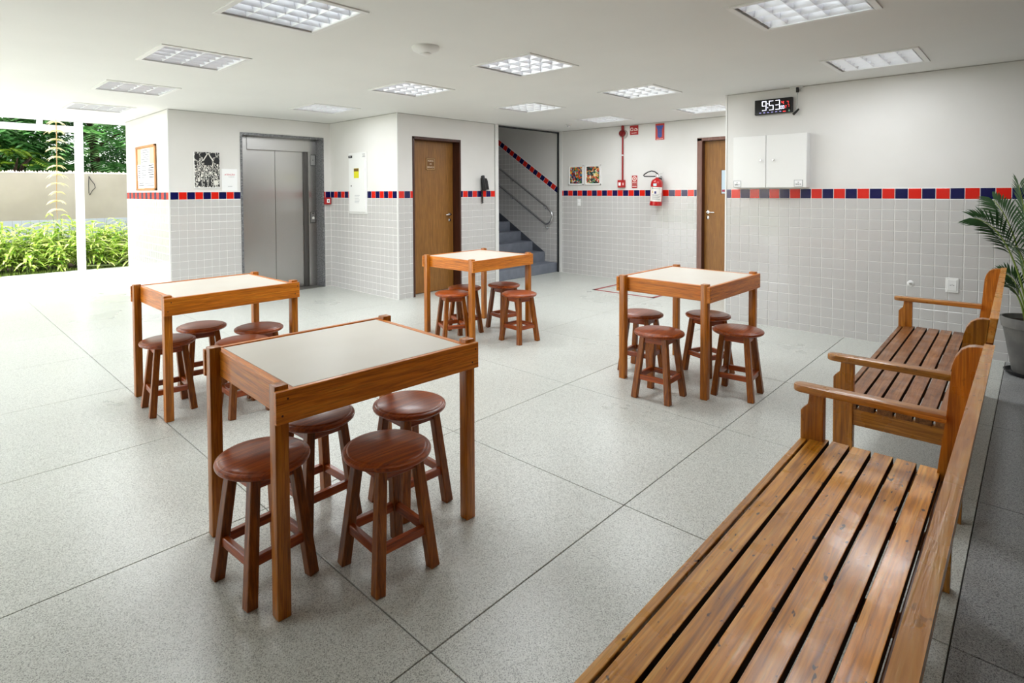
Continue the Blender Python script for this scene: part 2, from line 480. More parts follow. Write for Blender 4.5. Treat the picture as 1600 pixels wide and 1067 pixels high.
# aluminium corner strips, stair jamb and head
struct('trim_1', box(NB(), XP - .006, XP + .012, YD - .006, YD + .012, 0, H - .002), M_TRIMW)
struct('trim_2', box(NB(), XR - .007, XR + .012, YR - .012, YR + .006, 0, H - .002), M_TRIMW)
struct('trim_3', box(NB(), XN - .005, XN + .010, YE - .005, YE + .010, 0, H - .002), M_TRIMW)
struct('trim_4', box(NB(), SX0 - .075, SX0, YD - .012, YD + .12, 0, H - .002, .003), M_TRIMW)
struct('trim_5', box(NB(), SX0, XE - .03, YD + .02, YD + .05, H - .035, H - .012), M_DARKM)
struct('trim_6', box(NB(), XE - .03, XE - .012, YD + .015, YD + .045, 0, H - .012), M_DARKM)
struct('trim_7', box(NB(), XE - .012, XE + .001, YD - .05, YD + .012, 0, H - .002), M_TRIMW)

M_SHADOWLINE = mat('painted_shadow_line', srgb(176, 174, 170), .9)  # grey strips at the wall tops paint in the ceiling shadow line
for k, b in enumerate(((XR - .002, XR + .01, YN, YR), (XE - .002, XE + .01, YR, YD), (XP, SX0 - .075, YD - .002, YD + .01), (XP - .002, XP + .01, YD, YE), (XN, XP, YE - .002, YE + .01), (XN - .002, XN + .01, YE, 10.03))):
    struct('trim_%d' % (k + 8), box(NB(), *b, H - .009, H), M_SHADOWLINE)

# ---------------------------------------------------------------- wall tiles
def tile_mesh(name, wd, ht, mm):
    bm = NB(); b = .0028; x0, x1, z0, z1 = -wd / 2, wd / 2, -ht / 2, ht / 2
    A = [bm.verts.new(p) for p in ((x0, .001, z0), (x1, .001, z0), (x1, .001, z1), (x0, .001, z1))]
    B = [bm.verts.new(p) for p in ((x0, -T + .0012, z0), (x1, -T + .0012, z0), (x1, -T + .0012, z1), (x0, -T + .0012, z1))]
    C = [bm.verts.new(p) for p in ((x0 + b, -T, z0 + b), (x1 - b, -T, z0 + b), (x1 - b, -T, z1 - b), (x0 + b, -T, z1 - b))]
    bm.faces.new(C)
    for U, V in ((A, B), (B, C)):
        for k in range(4): bm.faces.new((U[k], U[(k + 1) % 4], V[(k + 1) % 4], V[k]))
    me = bpy.data.meshes.new(name); bmesh.ops.recalc_face_normals(bm, faces=bm.faces); bm.to_mesh(me); bm.free()
    me.materials.append(mm); return me
GAP = .0050
TM = tile_mesh('tile', P - GAP, P - GAP, M_TILE)
TR = tile_mesh('border_tile', P - GAP, P - GAP, M_RED)
TBm = tile_mesh('border_tile', P - GAP, P - GAP, M_BLUE)
M_GROUT = mat('grout', srgb(236, 235, 232), .8)

class Field:
    """tiles joined into one mesh (too narrow in the picture to pick apart, or past the limit)"""
    def __init__(s): s.bm = NB()
    def add(s, me, M):
        n0 = len(s.bm.verts); s.bm.from_mesh(me); s.bm.verts.ensure_lookup_table()
        bmesh.ops.transform(s.bm, matrix=M, verts=s.bm.verts[n0:])
    def done(s, name, parent, mm):
        if not len(s.bm.verts): s.bm.free(); return
        tag(obj(name, s.bm, mm, parent), kind='stuff')

def tile_wall(wall, face, plane, u0, u1, cuts, phase, single, single_border=True, first=0, ztop=ZB, border=True, ufar=None):
    """lay tiles on the wall between u0 and u1; cuts = openings (ua,ub); phase = a vertical joint; single(u,row)->bool"""
    spans = []; a = u0
    for ca, cb in cuts: spans.append((a, ca)); a = cb
    spans.append((a, u1))
    fld, fr, fb = Field(), Field(), Field()
    rot = ROT[face]
    def put(me, name, uc, zc, su, sz, alone, f):
        loc = Vector((uc, plane, zc)) if face == 'Y-' else Vector((plane, uc, zc))
        rx, ry = random.gauss(0, .0022), random.gauss(0, .0022)
        Mx = Matrix.Translation(loc) @ Matrix.Rotation(rot + ry, 4, 'Z') @ Matrix.Rotation(rx, 4, 'X') @ Matrix.Diagonal((su, 1, sz, 1))
        if alone:
            o = bpy.data.objects.new(name, me); COL.objects.link(o); o.matrix_world = Mx; o.parent = wall
        else: f.add(me, Mx)
    rows = []; z = ztop; k = 0
    while z > .012:
        zb = max(z - P, .004); rows.append((k, zb, z)); z -= P; k += 1
    for a, b in spans:
        n0, n1 = math.floor((a - phase) / P + 1e-4), math.ceil((b - phase) / P - 1e-4)
        for n in range(n0, n1):
            ua, ub = max(phase + n * P, a), min(phase + (n + 1) * P, b)
            if ub - ua < .008: continue
            su = (ub - ua - GAP) / (P - GAP); uc = (ua + ub) / 2
            for k, za, zt in rows:
                sz = (zt - za - GAP) / (P - GAP)
                if sz < .05: continue
                put(TM, 'tile', uc, (za + zt) / 2, su, sz, single(uc, k), fld)
            if border:
                me = (TR, TBm)[(n + first) % 2]
                put(me, 'border_tile', uc, ZB + P / 2, su, 1, single_border, (fr, fb)[(n + first) % 2])
    fld.done('tile_field', wall, M_TILE); fr.done('red_border_field', wall, M_RED); fb.done('navy_border_field', wall, M_BLUE)

# a thin render bed of grout behind the tiles
def bed(wall, face, plane, u0, u1, z1=ZB + P + .004):
    bm = NB()
    if face == 'Y-': box(bm, u0, u1, plane - .0012, plane + .002, 0, z1)
    else: box(bm, plane - .0012, plane + .002, u0, u1, 0, z1)
    obj('grout_bed', bm, M_GROUT, wall)

bed(w_right, 'X-', XR, YN, YR)
tile_wall(w_right, 'X-', XR, YN, YR - .012, [], 2.5130 - 40 * P, lambda u, k: .16 < u < 2.27, True, 1)
bed(w_far, 'X-', XE, D2[1] + .06, YD - .05)
tile_wall(w_far, 'X-', XE, D2[1] + .06, YD - .05, [], YD - .08, lambda u, k: False, True, 0)
bed(w_door, 'Y-', YD, XP + .012, D1[0] - .005); bed(w_door, 'Y-', YD, D1[1] + .005, SX0 - .09)
tile_wall(w_door, 'Y-', YD, XP + .012, SX0 - .076, [(D1[0] - .005, D1[1] + .005)], XP + .012, lambda u, k: True, True, 0)
bed(w_panel, 'X-', XP, YD + .012, YE)
tile_wall(w_panel, 'X-', XP, YD + .012, YE - .002, [], YD + .012, lambda u, k: True, True, 1)
bed(w_lift, 'Y-', YE, XN + .01, LF[0] - .02); bed(w_lift, 'Y-', YE, LF[1] + .025, XP)
tile_wall(w_lift, 'Y-', YE, XN + .01, XP - .002, [(LF[0] - .02, LF[1] + .025)], XN + .01, lambda u, k: True, True, 1)
bed(w_note, 'X-', XN, YE + .012, 10.03)
tile_wall(w_note, 'X-', XN, YE + .012, 10.03, [], YE + .012, lambda u, k: False, False, 0)

# stair wall: tiles below a sloping border that follows the flight
SL = .655; SA = math.atan(SL)
def ztop_at(y): return 1.585 + SL * (y - 6.353)
fld = Field(); y = YD + .012
bm = NB(); prism(bm, [(YD, 0), (10.9, 2.4), (10.9, ztop_at(10.9)), (YD, ztop_at(YD))], 'X', XE - .0012, XE + .002)
obj('grout_bed', bm, M_GROUT, w_stair)
fb_bm = NB()
n = 0
while y < 9.6:
    z0 = max(0, (y - 6.35) / .29 * .18 - .1); z = ZB - 14 * P + .02
    while z < ztop_at(y + P):
        if z + P > z0: fld.add(TM, Matrix.Translation((XE, y + P / 2, z + P / 2)) @ Matrix.Rotation(R(-90), 4, 'Z'))
        z += P
    y += P
bmesh.ops.bisect_plane(fld.bm, geom=list(fld.bm.verts) + list(fld.bm.edges) + list(fld.bm.faces), plane_co=(XE, 6.353, 1.585 - .012 - P / cos(SA) - .006), plane_no=(0, -SL, 1), clear_outer=True)
fld.done('tile_field', w_stair, M_TILE)
d = 0.0; k = 0
while d < 3.4:
    yc = YD + .07 + d * cos(SA); zc = ztop_at(yc) - .012 - .051 / cos(SA)
    o = bpy.data.objects.new('border_tile', (TR, TBm)[(k + 1) % 2]); COL.objects.link(o)
    o.matrix_world = Matrix.Translation((XE, yc, zc)) @ Matrix.Rotation(SA, 4, 'X') @ Matrix.Rotation(R(-90), 4, 'Z')
    o.parent = w_stair
    d += P; k += 1

# ---------------------------------------------------------------- doors
def leaf_handle(parent, loc, face, flip):
    bm = NB()
    Mx = Matrix.Translation(loc) @ Matrix.Rotation(ROT[face], 4, 'Z')
    lathe(bm, [(0, 0), (.024, 0), (.024, .008), (.008, .010), (.008, .05), (0, .05)], 16, M=Matrix.Rotation(R(90), 4, 'X'))
    tube(bm, [(0, -.045, 0), (flip * .03, -.05, 0), (flip * .115, -.05, -.004)], .009, 10)
    lathe(bm, [(0, 0), (.024, 0), (.024, .008), (.006, .012), (0, .012)], 16, c=(0, 0, 0), M=Matrix.Translation((0, 0, -.085)) @ Matrix.Rotation(R(90), 4, 'X'))
    bmesh.ops.transform(bm, matrix=Mx, verts=bm.verts)
    return obj('door_handle', bm, M_CHROME, parent, smooth=True)

FT = .055
bm = NB()
d1 = tag(obj('door_1', box(NB(), D1[0] + .025, D1[1] - .025, YD + .145, YD + .18, .008, 2.235, .002), M_DOOR), kind='structure')
for a, b, z0, z1, nm in ((D1[0] - .012, D1[0] + .022, 0, 2.27, 'frame_post'), (D1[1] - .022, D1[1] + .006, 0, 2.27, 'frame_post'), (D1[0] - .012, D1[1] + .006, 2.238, 2.275, 'frame_head')):
    obj(nm, box(NB(), a, b, YD - .008, YD + .2, z0, z1, .002), M_FRAMEW, d1)
leaf_handle(d1, (5.835, YD + .145, 1.145), 'Y-', -1)
sp = obj('sign_plate', box(NB(), 5.375, 5.55, YD + .139, YD + .146, 1.81, 1.99, .004), mat('sign_brown', srgb(112, 74, 30), .35, .3), d1)
bm = NB()
for a, b, c, e in ((5.385, 5.54, 1.974, 1.980), (5.385, 5.54, 1.820, 1.826), (5.385, 5.391, 1.82, 1.98), (5.534, 5.54, 1.82, 1.98)):
    box(bm, a, b, YD + .1375, YD + .14, c, e)
obj('sign_border', bm, mat('sign_gold', srgb(206, 170, 116), .4), sp)
M_SIGNTX = mat('sign_letters', srgb(232, 208, 182), .5)
for s, z, sz in (('PORTA', 1.945, .034), ('DE', 1.900, .030), ('SERVIÇO', 1.854, .034)):
    lettering(s, sz, M_SIGNTX, sp, (5.4625, YD + .138, z), 'Y-')

d2 = tag(obj('door_2', box(NB(), XE + .09, XE + .125, D2[0] + .02, D2[1] - .02, .008, 2.235, .002), M_DOOR), kind='structure')
M_FRPINK = wood('door_frame_rosewood', (srgb(96, 62, 52), srgb(122, 84, 72), srgb(142, 104, 92)), 'Z', .4, 1, .1, vary=.03)
for a, b, z0, z1, nm in ((D2[1] - .018, D2[1] + .055, 0, 2.275, 'frame_post'), (D2[0] - .055, D2[0] + .018, 0, 2.275, 'frame_post'), (D2[0] - .055, D2[1] + .055, 2.238, 2.285, 'frame_head')):
    obj(nm, box(NB(), XE - .012, XE + .004, a, b, z0, z1, .002), M_FRPINK, d2)
for a, b, z0, z1 in ((D2[1] - .020, D2[1] + .0, 0, 2.26), (D2[0], D2[0] + .02, 0, 2.26), (D2[0], D2[1], 2.238, 2.268)):
    obj('frame_lining', box(NB(), XE + .004, XE + .15, a, b, z0, z1), M_FRAMEW, d2)
leaf_handle(d2, (XE + .09, 3.585, 1.165), 'X-', 1)

# ---------------------------------------------------------------- ceiling lights
def make_lamp():
    t = thing('ceiling_light', '', 'light')
    bm = NB()
    a, b = .335, .298
    for x0, x1, y0, y1 in ((-a, a, -a, -b), (-a, a, b, a), (-a, -b, -b, b), (b, a, -b, b)):
        box(bm, x0, x1, y0, y1, -.008, .004, .002, seg=1)
    obj('frame', bm, M_WHITE, t)
    # housing: inward facing tray
    bm = NB(); c = .298; h = .10
    V = [bm.verts.new(p) for p in ((-c, -c, 0), (c, -c, 0), (c, c, 0), (-c, c, 0), (-c, -c, h), (c, -c, h), (c, c, h), (-c, c, h))]
    for q in ((0, 1, 5, 4), (1, 2, 6, 5), (2, 3, 7, 6), (3, 0, 4, 7), (4, 5, 6, 7)): bm.faces.new([V[i] for i in q])
    obj('reflector', bm, M_MIRROR, t)
    n = 4; pitch_ = 2 * c / n
    for k in range(n):
        x = -c + pitch_ * (k + .5)
        obj('tube', tube(NB(), [(x, -.28, .078), (x, .28, .078)], .013, 10), M_TUBE, t, smooth=True)
    for k in range(1, n):      # dividers along the tubes, wedge section
        x = -c + pitch_ * k
        obj('divider', prism(NB(), [(x - .0015, .002), (x + .0015, .002), (x + .024, .055), (x, .064), (x - .024, .055)], 'Y', -c, c), M_MIRROR, t)
    for k in (0, n):
        x = -c + pitch_ * k; s = 1 if k == 0 else -1
        obj('side_reflector', prism(NB(), [(x, .002), (x + s * .002, .002), (x + s * .024, .058), (x, .058)], 'Y', -c, c), M_MIRROR, t)
    rows = 5; q = 2 * c / rows
    for r_ in range(rows + 1):
        y = -c + q * r_; bm = NB()
        for k in range(n):
            xa, xb = -c + pitch_ * k, -c + pitch_ * (k + 1)
            w0, w1 = (.0012, .014)
            yy = min(max(y, -c + w1), c - w1)
            # cross blade: thin below, wide above, notched so that its lower edge curves
            P0 = [(xa + .002, .002), (xb - .002, .002), (xb - .022, .046), ((xa + xb) / 2, .052), (xa + .022, .046)]
            A = [bm.verts.new((x, yy - (w0 + (w1 - w0) * z / .052), z)) for x, z in P0]
            B = [bm.verts.new((x, yy + (w0 + (w1 - w0) * z / .052), z)) for x, z in P0]
            bm.faces.new(A); bm.faces.new(B)
            for i in range(5): bm.faces.new((A[i], A[(i + 1) % 5], B[(i + 1) % 5], B[i]))
        obj('louvre_blade', bm, M_MIRROR, t)
    return t
M_TUBE = mat('fluorescent_tube', (.9, .95, 1, 1), .4, emit=(.88, .94, 1, 1), es=TUBE_FILL)  # tubes glow as added fill, fittings taken as off
LAMP_LABELS = [
    'large square louvred ceiling light cut by the top edge, above the nearest table',
    'square louvred ceiling light behind the cut one, above the table by the garden side',
    'square louvred ceiling light third back in the row leading to the garden',
    'square louvred ceiling light closest to the garden opening',
    'square louvred ceiling light in front of the lift, beside the electrical panel wall',
    'square louvred ceiling light to the right of the round white ceiling detector',
    'square louvred ceiling light between the round detector and the brown service door',
    'square louvred ceiling light in front of the staircase opening',
    'square louvred ceiling light midway between the staircase and the cabinet wall',
    'small far louvred ceiling light next to the red alarm pipe',
    'far louvred ceiling light partly hidden behind the corner above the right-hand door',
    'large louvred ceiling light cut by the top edge, right of centre',
    'louvred ceiling light nearest the white wall clock, showing its plain reflector cells']
lamp0 = make_lamp()
for k, ((lx, ly), lab) in enumerate(zip(LAMPS, LAMP_LABELS)):
    if k == 0:
        lamp0.location = (lx, ly, H); lamp0['label'] = lab; lamp0['group'] = 'louvred ceiling lights'; o = lamp0
    else: o = dup(lamp0, lab, (lx, ly, H), 0, 'louvred ceiling lights')
    d = bpy.data.lights.new('added_fill', 'AREA'); d.shape = 'SQUARE'; d.size = .56; d.energy = FILL_W[k]; d.color = (.93, .97, 1)  # added fill light under a fitting taken as unlit
    lo = bpy.data.objects.new('added_fill', d); COL.objects.link(lo); lo.parent = o; lo.location = (0, 0, -.012)

t = thing('smoke_detector', 'round white dome detector on the ceiling between the louvred lights', 'detector', (2.77, 3.31, H))
obj('dome', lathe(NB(), [(.105, 0), (.105, -.012), (.095, -.028), (.06, -.044), (.042, -.048)], 36), M_WHITE, t, smooth=True)
obj('cap', lathe(NB(), [(.042, -.046), (.040, -.056), (.03, -.060), (0, -.061)], 28), M_WHITE, t, smooth=True)
t = thing('ceiling_sensor', 'tiny white sensor on the ceiling near the staircase corner', 'sensor', (7.61, 5.49, H))
obj('base', lathe(NB(), [(.05, 0), (.05, -.012), (.02, -.018)], 20), M_WHITE, t, smooth=True)
obj('head', lathe(NB(), [(.022, -.016), (.03, -.03), (.018, -.045), (0, -.047)], 20), M_CHROME, t, smooth=True)

# ---------------------------------------------------------------- tables
def make_table():
    t = thing('wooden_table', '', 'table')
    LX, WY = .47, .38
    for sx in (-1, 1):
        for sy in (-1, 1):
            bm = NB(); x = sx * .44; y = sy * .333
            box(bm, x - .025, x + .025, y - .025, y + .025, 0, .826, .004)
            obj('leg', bm, M_TZ, t, smooth=True)
    for sy in (-1, 1):
        a, b = sorted((sy * .358, sy * .380))
        ap = obj('apron', box(NB(), -LX, LX, a, b, .697, .812, .003), M_TX, t)
        for sx in (-1, 1):
            for z in (.727, .783):
                bm = NB(); lathe(bm, [(0, .0010), (.0038, .0007), (.0042, 0)], 8, M=Matrix.Translation((sx * .44 + (.012 if z > .75 else -.008), sy * .380, z)) @ Matrix.Rotation(R(-90 * sy), 4, 'X'))
                obj('dowel', bm, mat('dark_dowel', srgb(70, 32, 12), .5), ap)
    for sx in (-1, 1):
        a, b = sorted((sx * .423, sx * .401))
        obj('side_apron', box(NB(), a, b, -.31, .31, .697, .806, .003), M_TY, t)
    bm = NB()
    for a, b in ((-.424, -.396), (.396, .424)): box(bm, a, b, -.357, .357, .790, .809, .002)
    for a, b in ((-.357, -.350), (.350, .357)): box(bm, -.396, .396, a, b, .790, .806)
    rim = obj('table_rim', bm, M_TY, t)
    obj('tabletop', box(NB(), -.394, .394, -.348, .348, .785, .8085, .001, seg=1), M_LAM, t)
    return t
def corner_place(cx, cy, th):
    a = R(th); c, s = cos(a), sin(a)
    return (cx + .47 * c - .38 * s, cy + .47 * s + .38 * c, 0), a
TABLES = [((.868, 1.839, -2.2), 'large nearest wooden table with cream laminate top and thick corner legs'),
          ((1.151, 3.999, .4), 'wooden cream-topped table standing closest to the garden, in front of the lift'),
          ((3.857, 3.919, 1.0), 'wooden cream-topped table furthest back, before the brown service door and stairs'),
          ((3.945, 1.638, -1.4), 'wooden cream-topped table in front of the tiled wall with the white cabinet')]
tab0 = make_table()
for k, (cp, lab) in enumerate(TABLES):
    loc, a = corner_place(*cp)
    if k == 0: tab0.location = loc; tab0.rotation_euler = (0, 0, a); tab0['label'] = lab; tab0['group'] = 'wooden tables with cream tops'
    else: dup(tab0, lab, loc, a, 'wooden tables with cream tops')

# ---------------------------------------------------------------- stools
def make_stool():
    t = thing('wooden_stool', '', 'stool')
    prof = [(0, .484), (.150, .484), (.158, .4815), (.160, .479), (.166, .4785), (.1735, .474), (.1755, .467), (.173, .459), (.164, .453), (.14, .450), (0, .450)]
    obj('seat', lathe(NB(), prof, 48), M_SX, t, smooth=True)
    at, ab = .082, .127
    P_ = lambda z: at + (ab - at) * (1 - z / .45)
    for sx in (-1, 1):
        for sy in (-1, 1):
            bm = NB()
            beam(bm, (sx * P_(0), sy * P_(0), .0), (sx * P_(.45), sy * P_(.45), .452), .042, .042, .038, .038, bev=.004)
            for v in bm.verts:
                if v.co.z < .006: v.co.z = max(0, min(v.co.z, .004)) if v.co.z > 0 else 0
            obj('leg', bm, M_SZ, t)
    for s in (-1, 1):
        z = .425; e = P_(z)
        obj('apron', box(NB(), -e, e, s * e - .010, s * e + .010, .402, .451, .002, seg=1), M_SX, t)
        obj('apron', box(NB(), s * e - .010, s * e + .010, -e, e, .402, .451, .002, seg=1), M_SY, t)
        z = .155; e = P_(z)
        obj('stretcher', box(NB(), -e, e, s * e - .012, s * e + .012, .135, .172, .003, seg=1), M_SX, t)
        obj('stretcher', box(NB(), s * e - .012, s * e + .012, -e, e, .135, .172, .003, seg=1), M_SY, t)
    return t
n1, n2, n3, n4 = 'the nearest table', 'the table by the garden', 'the furthest table', 'the table before the cabinet wall'
STOOLS = [
    ((1.326, 1.841, -2.8), 'glossy brown stool under the nearest table, the most exposed one at its front edge'),
    ((.952, 2.134, 4.2), 'brown stool under the nearest table, half hidden by its front corner leg'),
    ((1.683, 2.152, -1.6), 'dark brown stool under the nearest table, beside its right leg and behind another stool'),
    ((1.303, 2.360, 1.9), 'brown stool under the nearest table, rearmost and mostly hidden by the apron'),
    ((1.606, 3.892, -1.4), 'brown stool of the garden-side table, just behind the nearest table top'),
    ((1.257, 4.300, -4.3), 'brown stool of the garden-side table, behind its front corner leg'),
    ((1.857, 4.200, 0), 'brown stool of the garden-side table, furthest right beside the rear leg'),
    ((1.574, 4.568, -6), 'brown stool of the garden-side table, rearmost, left of the other rear one'),
    ((4.283, 3.695, -4.5), 'dark brown stool of the furthest table, front right and nearest to the open floor'),
    ((3.840, 4.200, -24), 'brown stool of the furthest table, front left beside the corner leg'),
    ((4.572, 4.164, -8.4), 'brown stool of the furthest table, rear right in front of the stairs'),
    ((4.160, 4.352, -16), 'brown stool of the furthest table, rear one hidden behind the corner leg'),
    ((4.250, 1.558, 4.9), 'brown stool of the cabinet-wall table, front right beside the corner leg'),
    ((3.805, 1.948, 1.8), 'brown stool of the cabinet-wall table, front left and wholly exposed'),
    ((4.602, 1.927, -20), 'dark stool of the cabinet-wall table, rear right behind the corner leg'),
    ((4.278, 2.348, 4.8), 'brown stool of the cabinet-wall table, rear left behind the left leg')]
st0 = make_stool()
for k, ((x, y, a), lab) in enumerate(STOOLS):
    if k == 0: st0.location = (x, y, 0); st0.rotation_euler = (0, 0, R(a)); st0['label'] = lab; st0['group'] = 'round wooden stools'
    else: dup(st0, lab, (x, y, 0), R(a), 'round wooden stools')

# ---------------------------------------------------------------- benches (local x along the bench, y towards the sitter's front, back edge of the seat at y=0)
def make_bench(L, label, loc, rotz, slatm):
    t = thing('slatted_bench', label, 'bench', loc, rotz, 'slatted wooden benches')
    zs = .44
    pitch_ = .0737
    for k in range(6):
        y1 = .003 + k * pitch_
        a, b = (0.0, L) if k < 5 else (.0, L)
        bm = NB(); box(bm, a, b, y1, y1 + .0628, zs - .030, zs, .0018)
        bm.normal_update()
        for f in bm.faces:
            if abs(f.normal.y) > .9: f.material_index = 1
        obj('slat', bm, [slatm, M_SLATSIDE], t)
    obj('front_rail', box(NB(), .0, L, .445, .470, .355, zs - .004, .003), slatm, t)
    obj('rear_rail', box(NB(), .02, L - .02, -.020, .000, .355, .415, .003), M_BX2, t)
    for x in (L * .27, L * .55, L * .77):
        obj('cross_bar', box(NB(), x - .035, x + .035, -.02, .445, .375, zs - .032, .002, seg=1), M_BX2, t)
    # end frames
    post = [(.03, 0), (.034, .36), (.012, .44), (.006, .50), (-.012, .66), (-.022, .80), (-.026, .85), (-.034, .885), (-.050, .912), (-.070, .926), (-.088, .930),
            (-.112, .930), (-.096, .78), (-.070, .58), (-.040, .40), (-.030, 0)]
    fpost = [(.385, 0), (.470, 0), (.470, .555), (.462, .568), (.448, .576), (.440, .586), (.438, .636), (.385, .636)]
    tip = [(-.010, .0), (.42, .0)]
    for e in (0, 1):
        x0 = 0.0 if e == 0 else L - .045; x1 = x0 + .045
        s = -1 if e == 0 else 1
        obj('rear_post', prism(NB(), post, 'X', x0 - s * .0 + (-.006 if e == 0 else .006), x1 + (-.006 if e == 0 else .006), .003), M_BZ, t)
        obj('front_post', prism(NB(), fpost, 'X', x0 + (-.003 if e == 0 else .003), x1 + (-.003 if e == 0 else .003), .003), M_BZ, t)
        xc = (x0 + x1) / 2; hw = .036
        outl = [(xc - hw, -.014), (xc + hw, -.014), (xc + hw, .465)]
        for q in range(1, 8):
            an = pi * q / 8; outl.append((xc + hw * cos(an), .465 + .036 * sin(an)))
        outl.append((xc - hw, .465))
        obj('armrest', prism(NB(), outl, 'Z', .634, .665, .007), M_BY, t, smooth=True)
        a0 = x0 + (.004 if e == 0 else .016)
        obj('side_rail', box(NB(), a0, a0 + .025, .03, .388, .330, .417, .003), M_BY, t)
    # back boards fixed behind the posts
    def back_y(z): return -.040 - (z - .40) * (.112 - .040) / .53
    for z0, z1 in ((.520, .616), (.624, .720), (.728, .822), (.830, .938)):
        bm = NB()
        ya, yb = back_y(z0), back_y(z1)
        prism(bm, [(ya + .002, z0), (yb + .002, z1), (yb - .027, z1), (ya - .027, z0)], 'X', -.004, L + .004, .004)
        obj('back_board', bm, M_BR, t)
    return t
B1 = R(.45); L1 = 2.16
make_bench(L1, 'nearest slatted wooden bench, glossy orange-brown, running out of the bottom edge', (2.705 - L1 * cos(B1), .243 - L1 * sin(B1), 0), B1, M_BX)
make_bench(L1, 'second slatted wooden bench, browner and duller, beside the potted palm', (3.265, .255, 0), R(1.05), M_BX2)

# ---------------------------------------------------------------- things on the right wall
t = thing('wall_cabinet', 'white two-door metal cabinet on the wall above the coloured tile border', 'cabinet', (0, 0, 0))
xf = XR - .12
y0, y1, z0, z1 = 1.711, 2.45, 1.517, 2.083
obj('body', box(NB(), xf + .018, XR, y0, y1, z0, z1, .004), M_WHITE, t)
ym = 2.105
for a, b, kn, pc, lt in ((y0 + .001, ym - .002, ym - .075, y0 + .075, 'SERIE B'), (ym + .002, y1 - .001, ym + .048, y1 - .047, 'SERIE A')):
    dr = obj('door', box(NB(), xf, xf + .017, a, b, z0 + .002, z1 - .002, .003), M_WHITE, t)
    obj('knob', lathe(NB(), [(.004, 0), (.004, .010), (.010, .014), (.011, .021), (.007, .026), (0, .026)], 16, M=Matrix.Translation((xf, kn, 1.812)) @ Matrix.Rotation(R(-90), 4, 'Y')), M_CHROME, dr, smooth=True)
    bm = NB(); pw, ph, pz = .042, .036, 1.562
    box(bm, xf - .003, xf + .001, pc - pw, pc + pw, pz - ph, pz + ph, .0015)
    pl = obj('name_plate', bm, mat('plate_grey', srgb(176, 178, 178), .4), dr)
    box_bm = NB(); box(box_bm, xf - .0042, xf - .002, pc - pw + .007, pc + pw - .007, pz - ph + .006, pz + ph - .006)
    o = obj('name_plate', box_bm, M_PAPER, dr)
    lettering(lt, .0165, M_INK, dr, (xf - .0048, pc, pz - .010), 'X-')
    bm = NB(); prism(bm, [(pc + .008, pz + .016), (pc + .001, pz + .004), (pc - .010, pz + .020), (pc - .001, pz + .012)], 'X', xf - .0050, xf - .004)
    obj('check_mark', bm, M_INK, dr)

# clock
t = thing('digital_clock', 'black digital wall clock showing 9:53 in white digits above the cabinet', 'clock', (0, 0, 0))
cx0 = XR - .045; cy0, cy1, cz0, cz1 = 1.874, 2.252, 2.314, 2.476
CE = R(-.6)
obj('case', box(NB(), cx0, XR, cy0, cy1, cz0, cz1, .006), M_BLACK, t)
obj('screen', box(NB(), cx0 - .0015, cx0 + .002, cy0 + .006, cy1 - .006, cz0 + .012, cz1 - .006), mat('screen_black', srgb(8, 8, 10), .12), t)
M_LEDW = mat('led_white', (.8, .8, 1, 1), .5, emit=(.86, .84, 1, 1), es=1.0)
M_LEDR = mat('led_red', (.8, .05, .05, 1), .5, emit=(1, .05, .06, 1), es=.45)
SEG = {'0': 'abcdef', '1': 'bc', '2': 'abged', '3': 'abgcd', '4': 'fgbc', '5': 'afgcd', '6': 'afgedc', '7': 'abc', '8': 'abcdefg', '9': 'abcdfg'}
def digit(bm, ch, yc, zc, wd, ht, th):
    xa, xb = cx0 - .0035, cx0 - .0012
    hw, hh = wd / 2, ht / 2; g_ = th * .35
    R_ = {'a': (-hw + g_, hw - g_, hh - th, hh), 'd': (-hw + g_, hw - g_, -hh, -hh + th), 'g': (-hw + g_, hw - g_, -th / 2, th / 2),
          'f': (hw - th, hw, g_, hh - g_), 'b': (-hw, -hw + th, g_, hh - g_), 'e': (hw - th, hw, -hh + g_, -g_), 'c': (-hw, -hw + th, -hh + g_, -g_)}
    for s in SEG[ch]:
        a, b, c, e = R_[s]; box(bm, xa, xb, yc + a, yc + b, zc + c, zc + e)
cyl = lambda f: cy1 - f * (cy1 - cy0)
czf = lambda f: cz1 - f * (cz1 - cz0)
zc = czf(.43)
for ch, f in (('9', .265), ('5', .455), ('3', .622)):
    bm = NB(); digit(bm, ch, cyl(f), zc, .046, .102, .0066); obj('digit', bm, M_LEDW, t)
bm = NB()
for z in (.30, .56): box(bm, cx0 - .0035, cx0 - .0012, cyl(.362) - .004, cyl(.362) + .004, czf(z) - .0045, czf(z) + .0045)
obj('colon', bm, M_LEDW, t)
bm = NB(); digit(bm, '0', cyl(.722), czf(.62), .016, .034, .0035); digit(bm, '0', cyl(.775), czf(.62), .016, .034, .0035)
obj('seconds', bm, M_LEDW, t)
bm = NB()
for k in range(6): box(bm, cx0 - .003, cx0 - .0012, cyl(.16 + .107 * k) - .009, cyl(.16 + .107 * k) + .009, czf(.88) - .003, czf(.88) + .003)
obj('weekday_row', bm, mat('led_violet', (.4, .35, .8, 1), .5, emit=(.5, .45, 1, 1), es=.5), t)
bm = NB(); digit(bm, '4', cyl(.755), czf(.32), .026, .036, .009); digit(bm, '7', cyl(.885), czf(.34), .020, .03, .006)
digit(bm, '2', cyl(.835), czf(.60), .016, .03, .0045); digit(bm, '7', cyl(.905), czf(.56), .016, .03, .0045)
box(bm, cx0 - .003, cx0 - .0012, cyl(.80) - .014, cyl(.80) + .014, czf(.90) - .006, czf(.90) + .006)
obj('red_digits', bm, M_LEDR, t)
bm = NB(); box(bm, cx0 - .003, cx0 - .0012, cyl(.925) - .007, cyl(.925) + .007, czf(.87) - .009, czf(.87) + .009)
obj('green_sticker', bm, mat('sticker_green', srgb(120, 170, 150), .5), t)
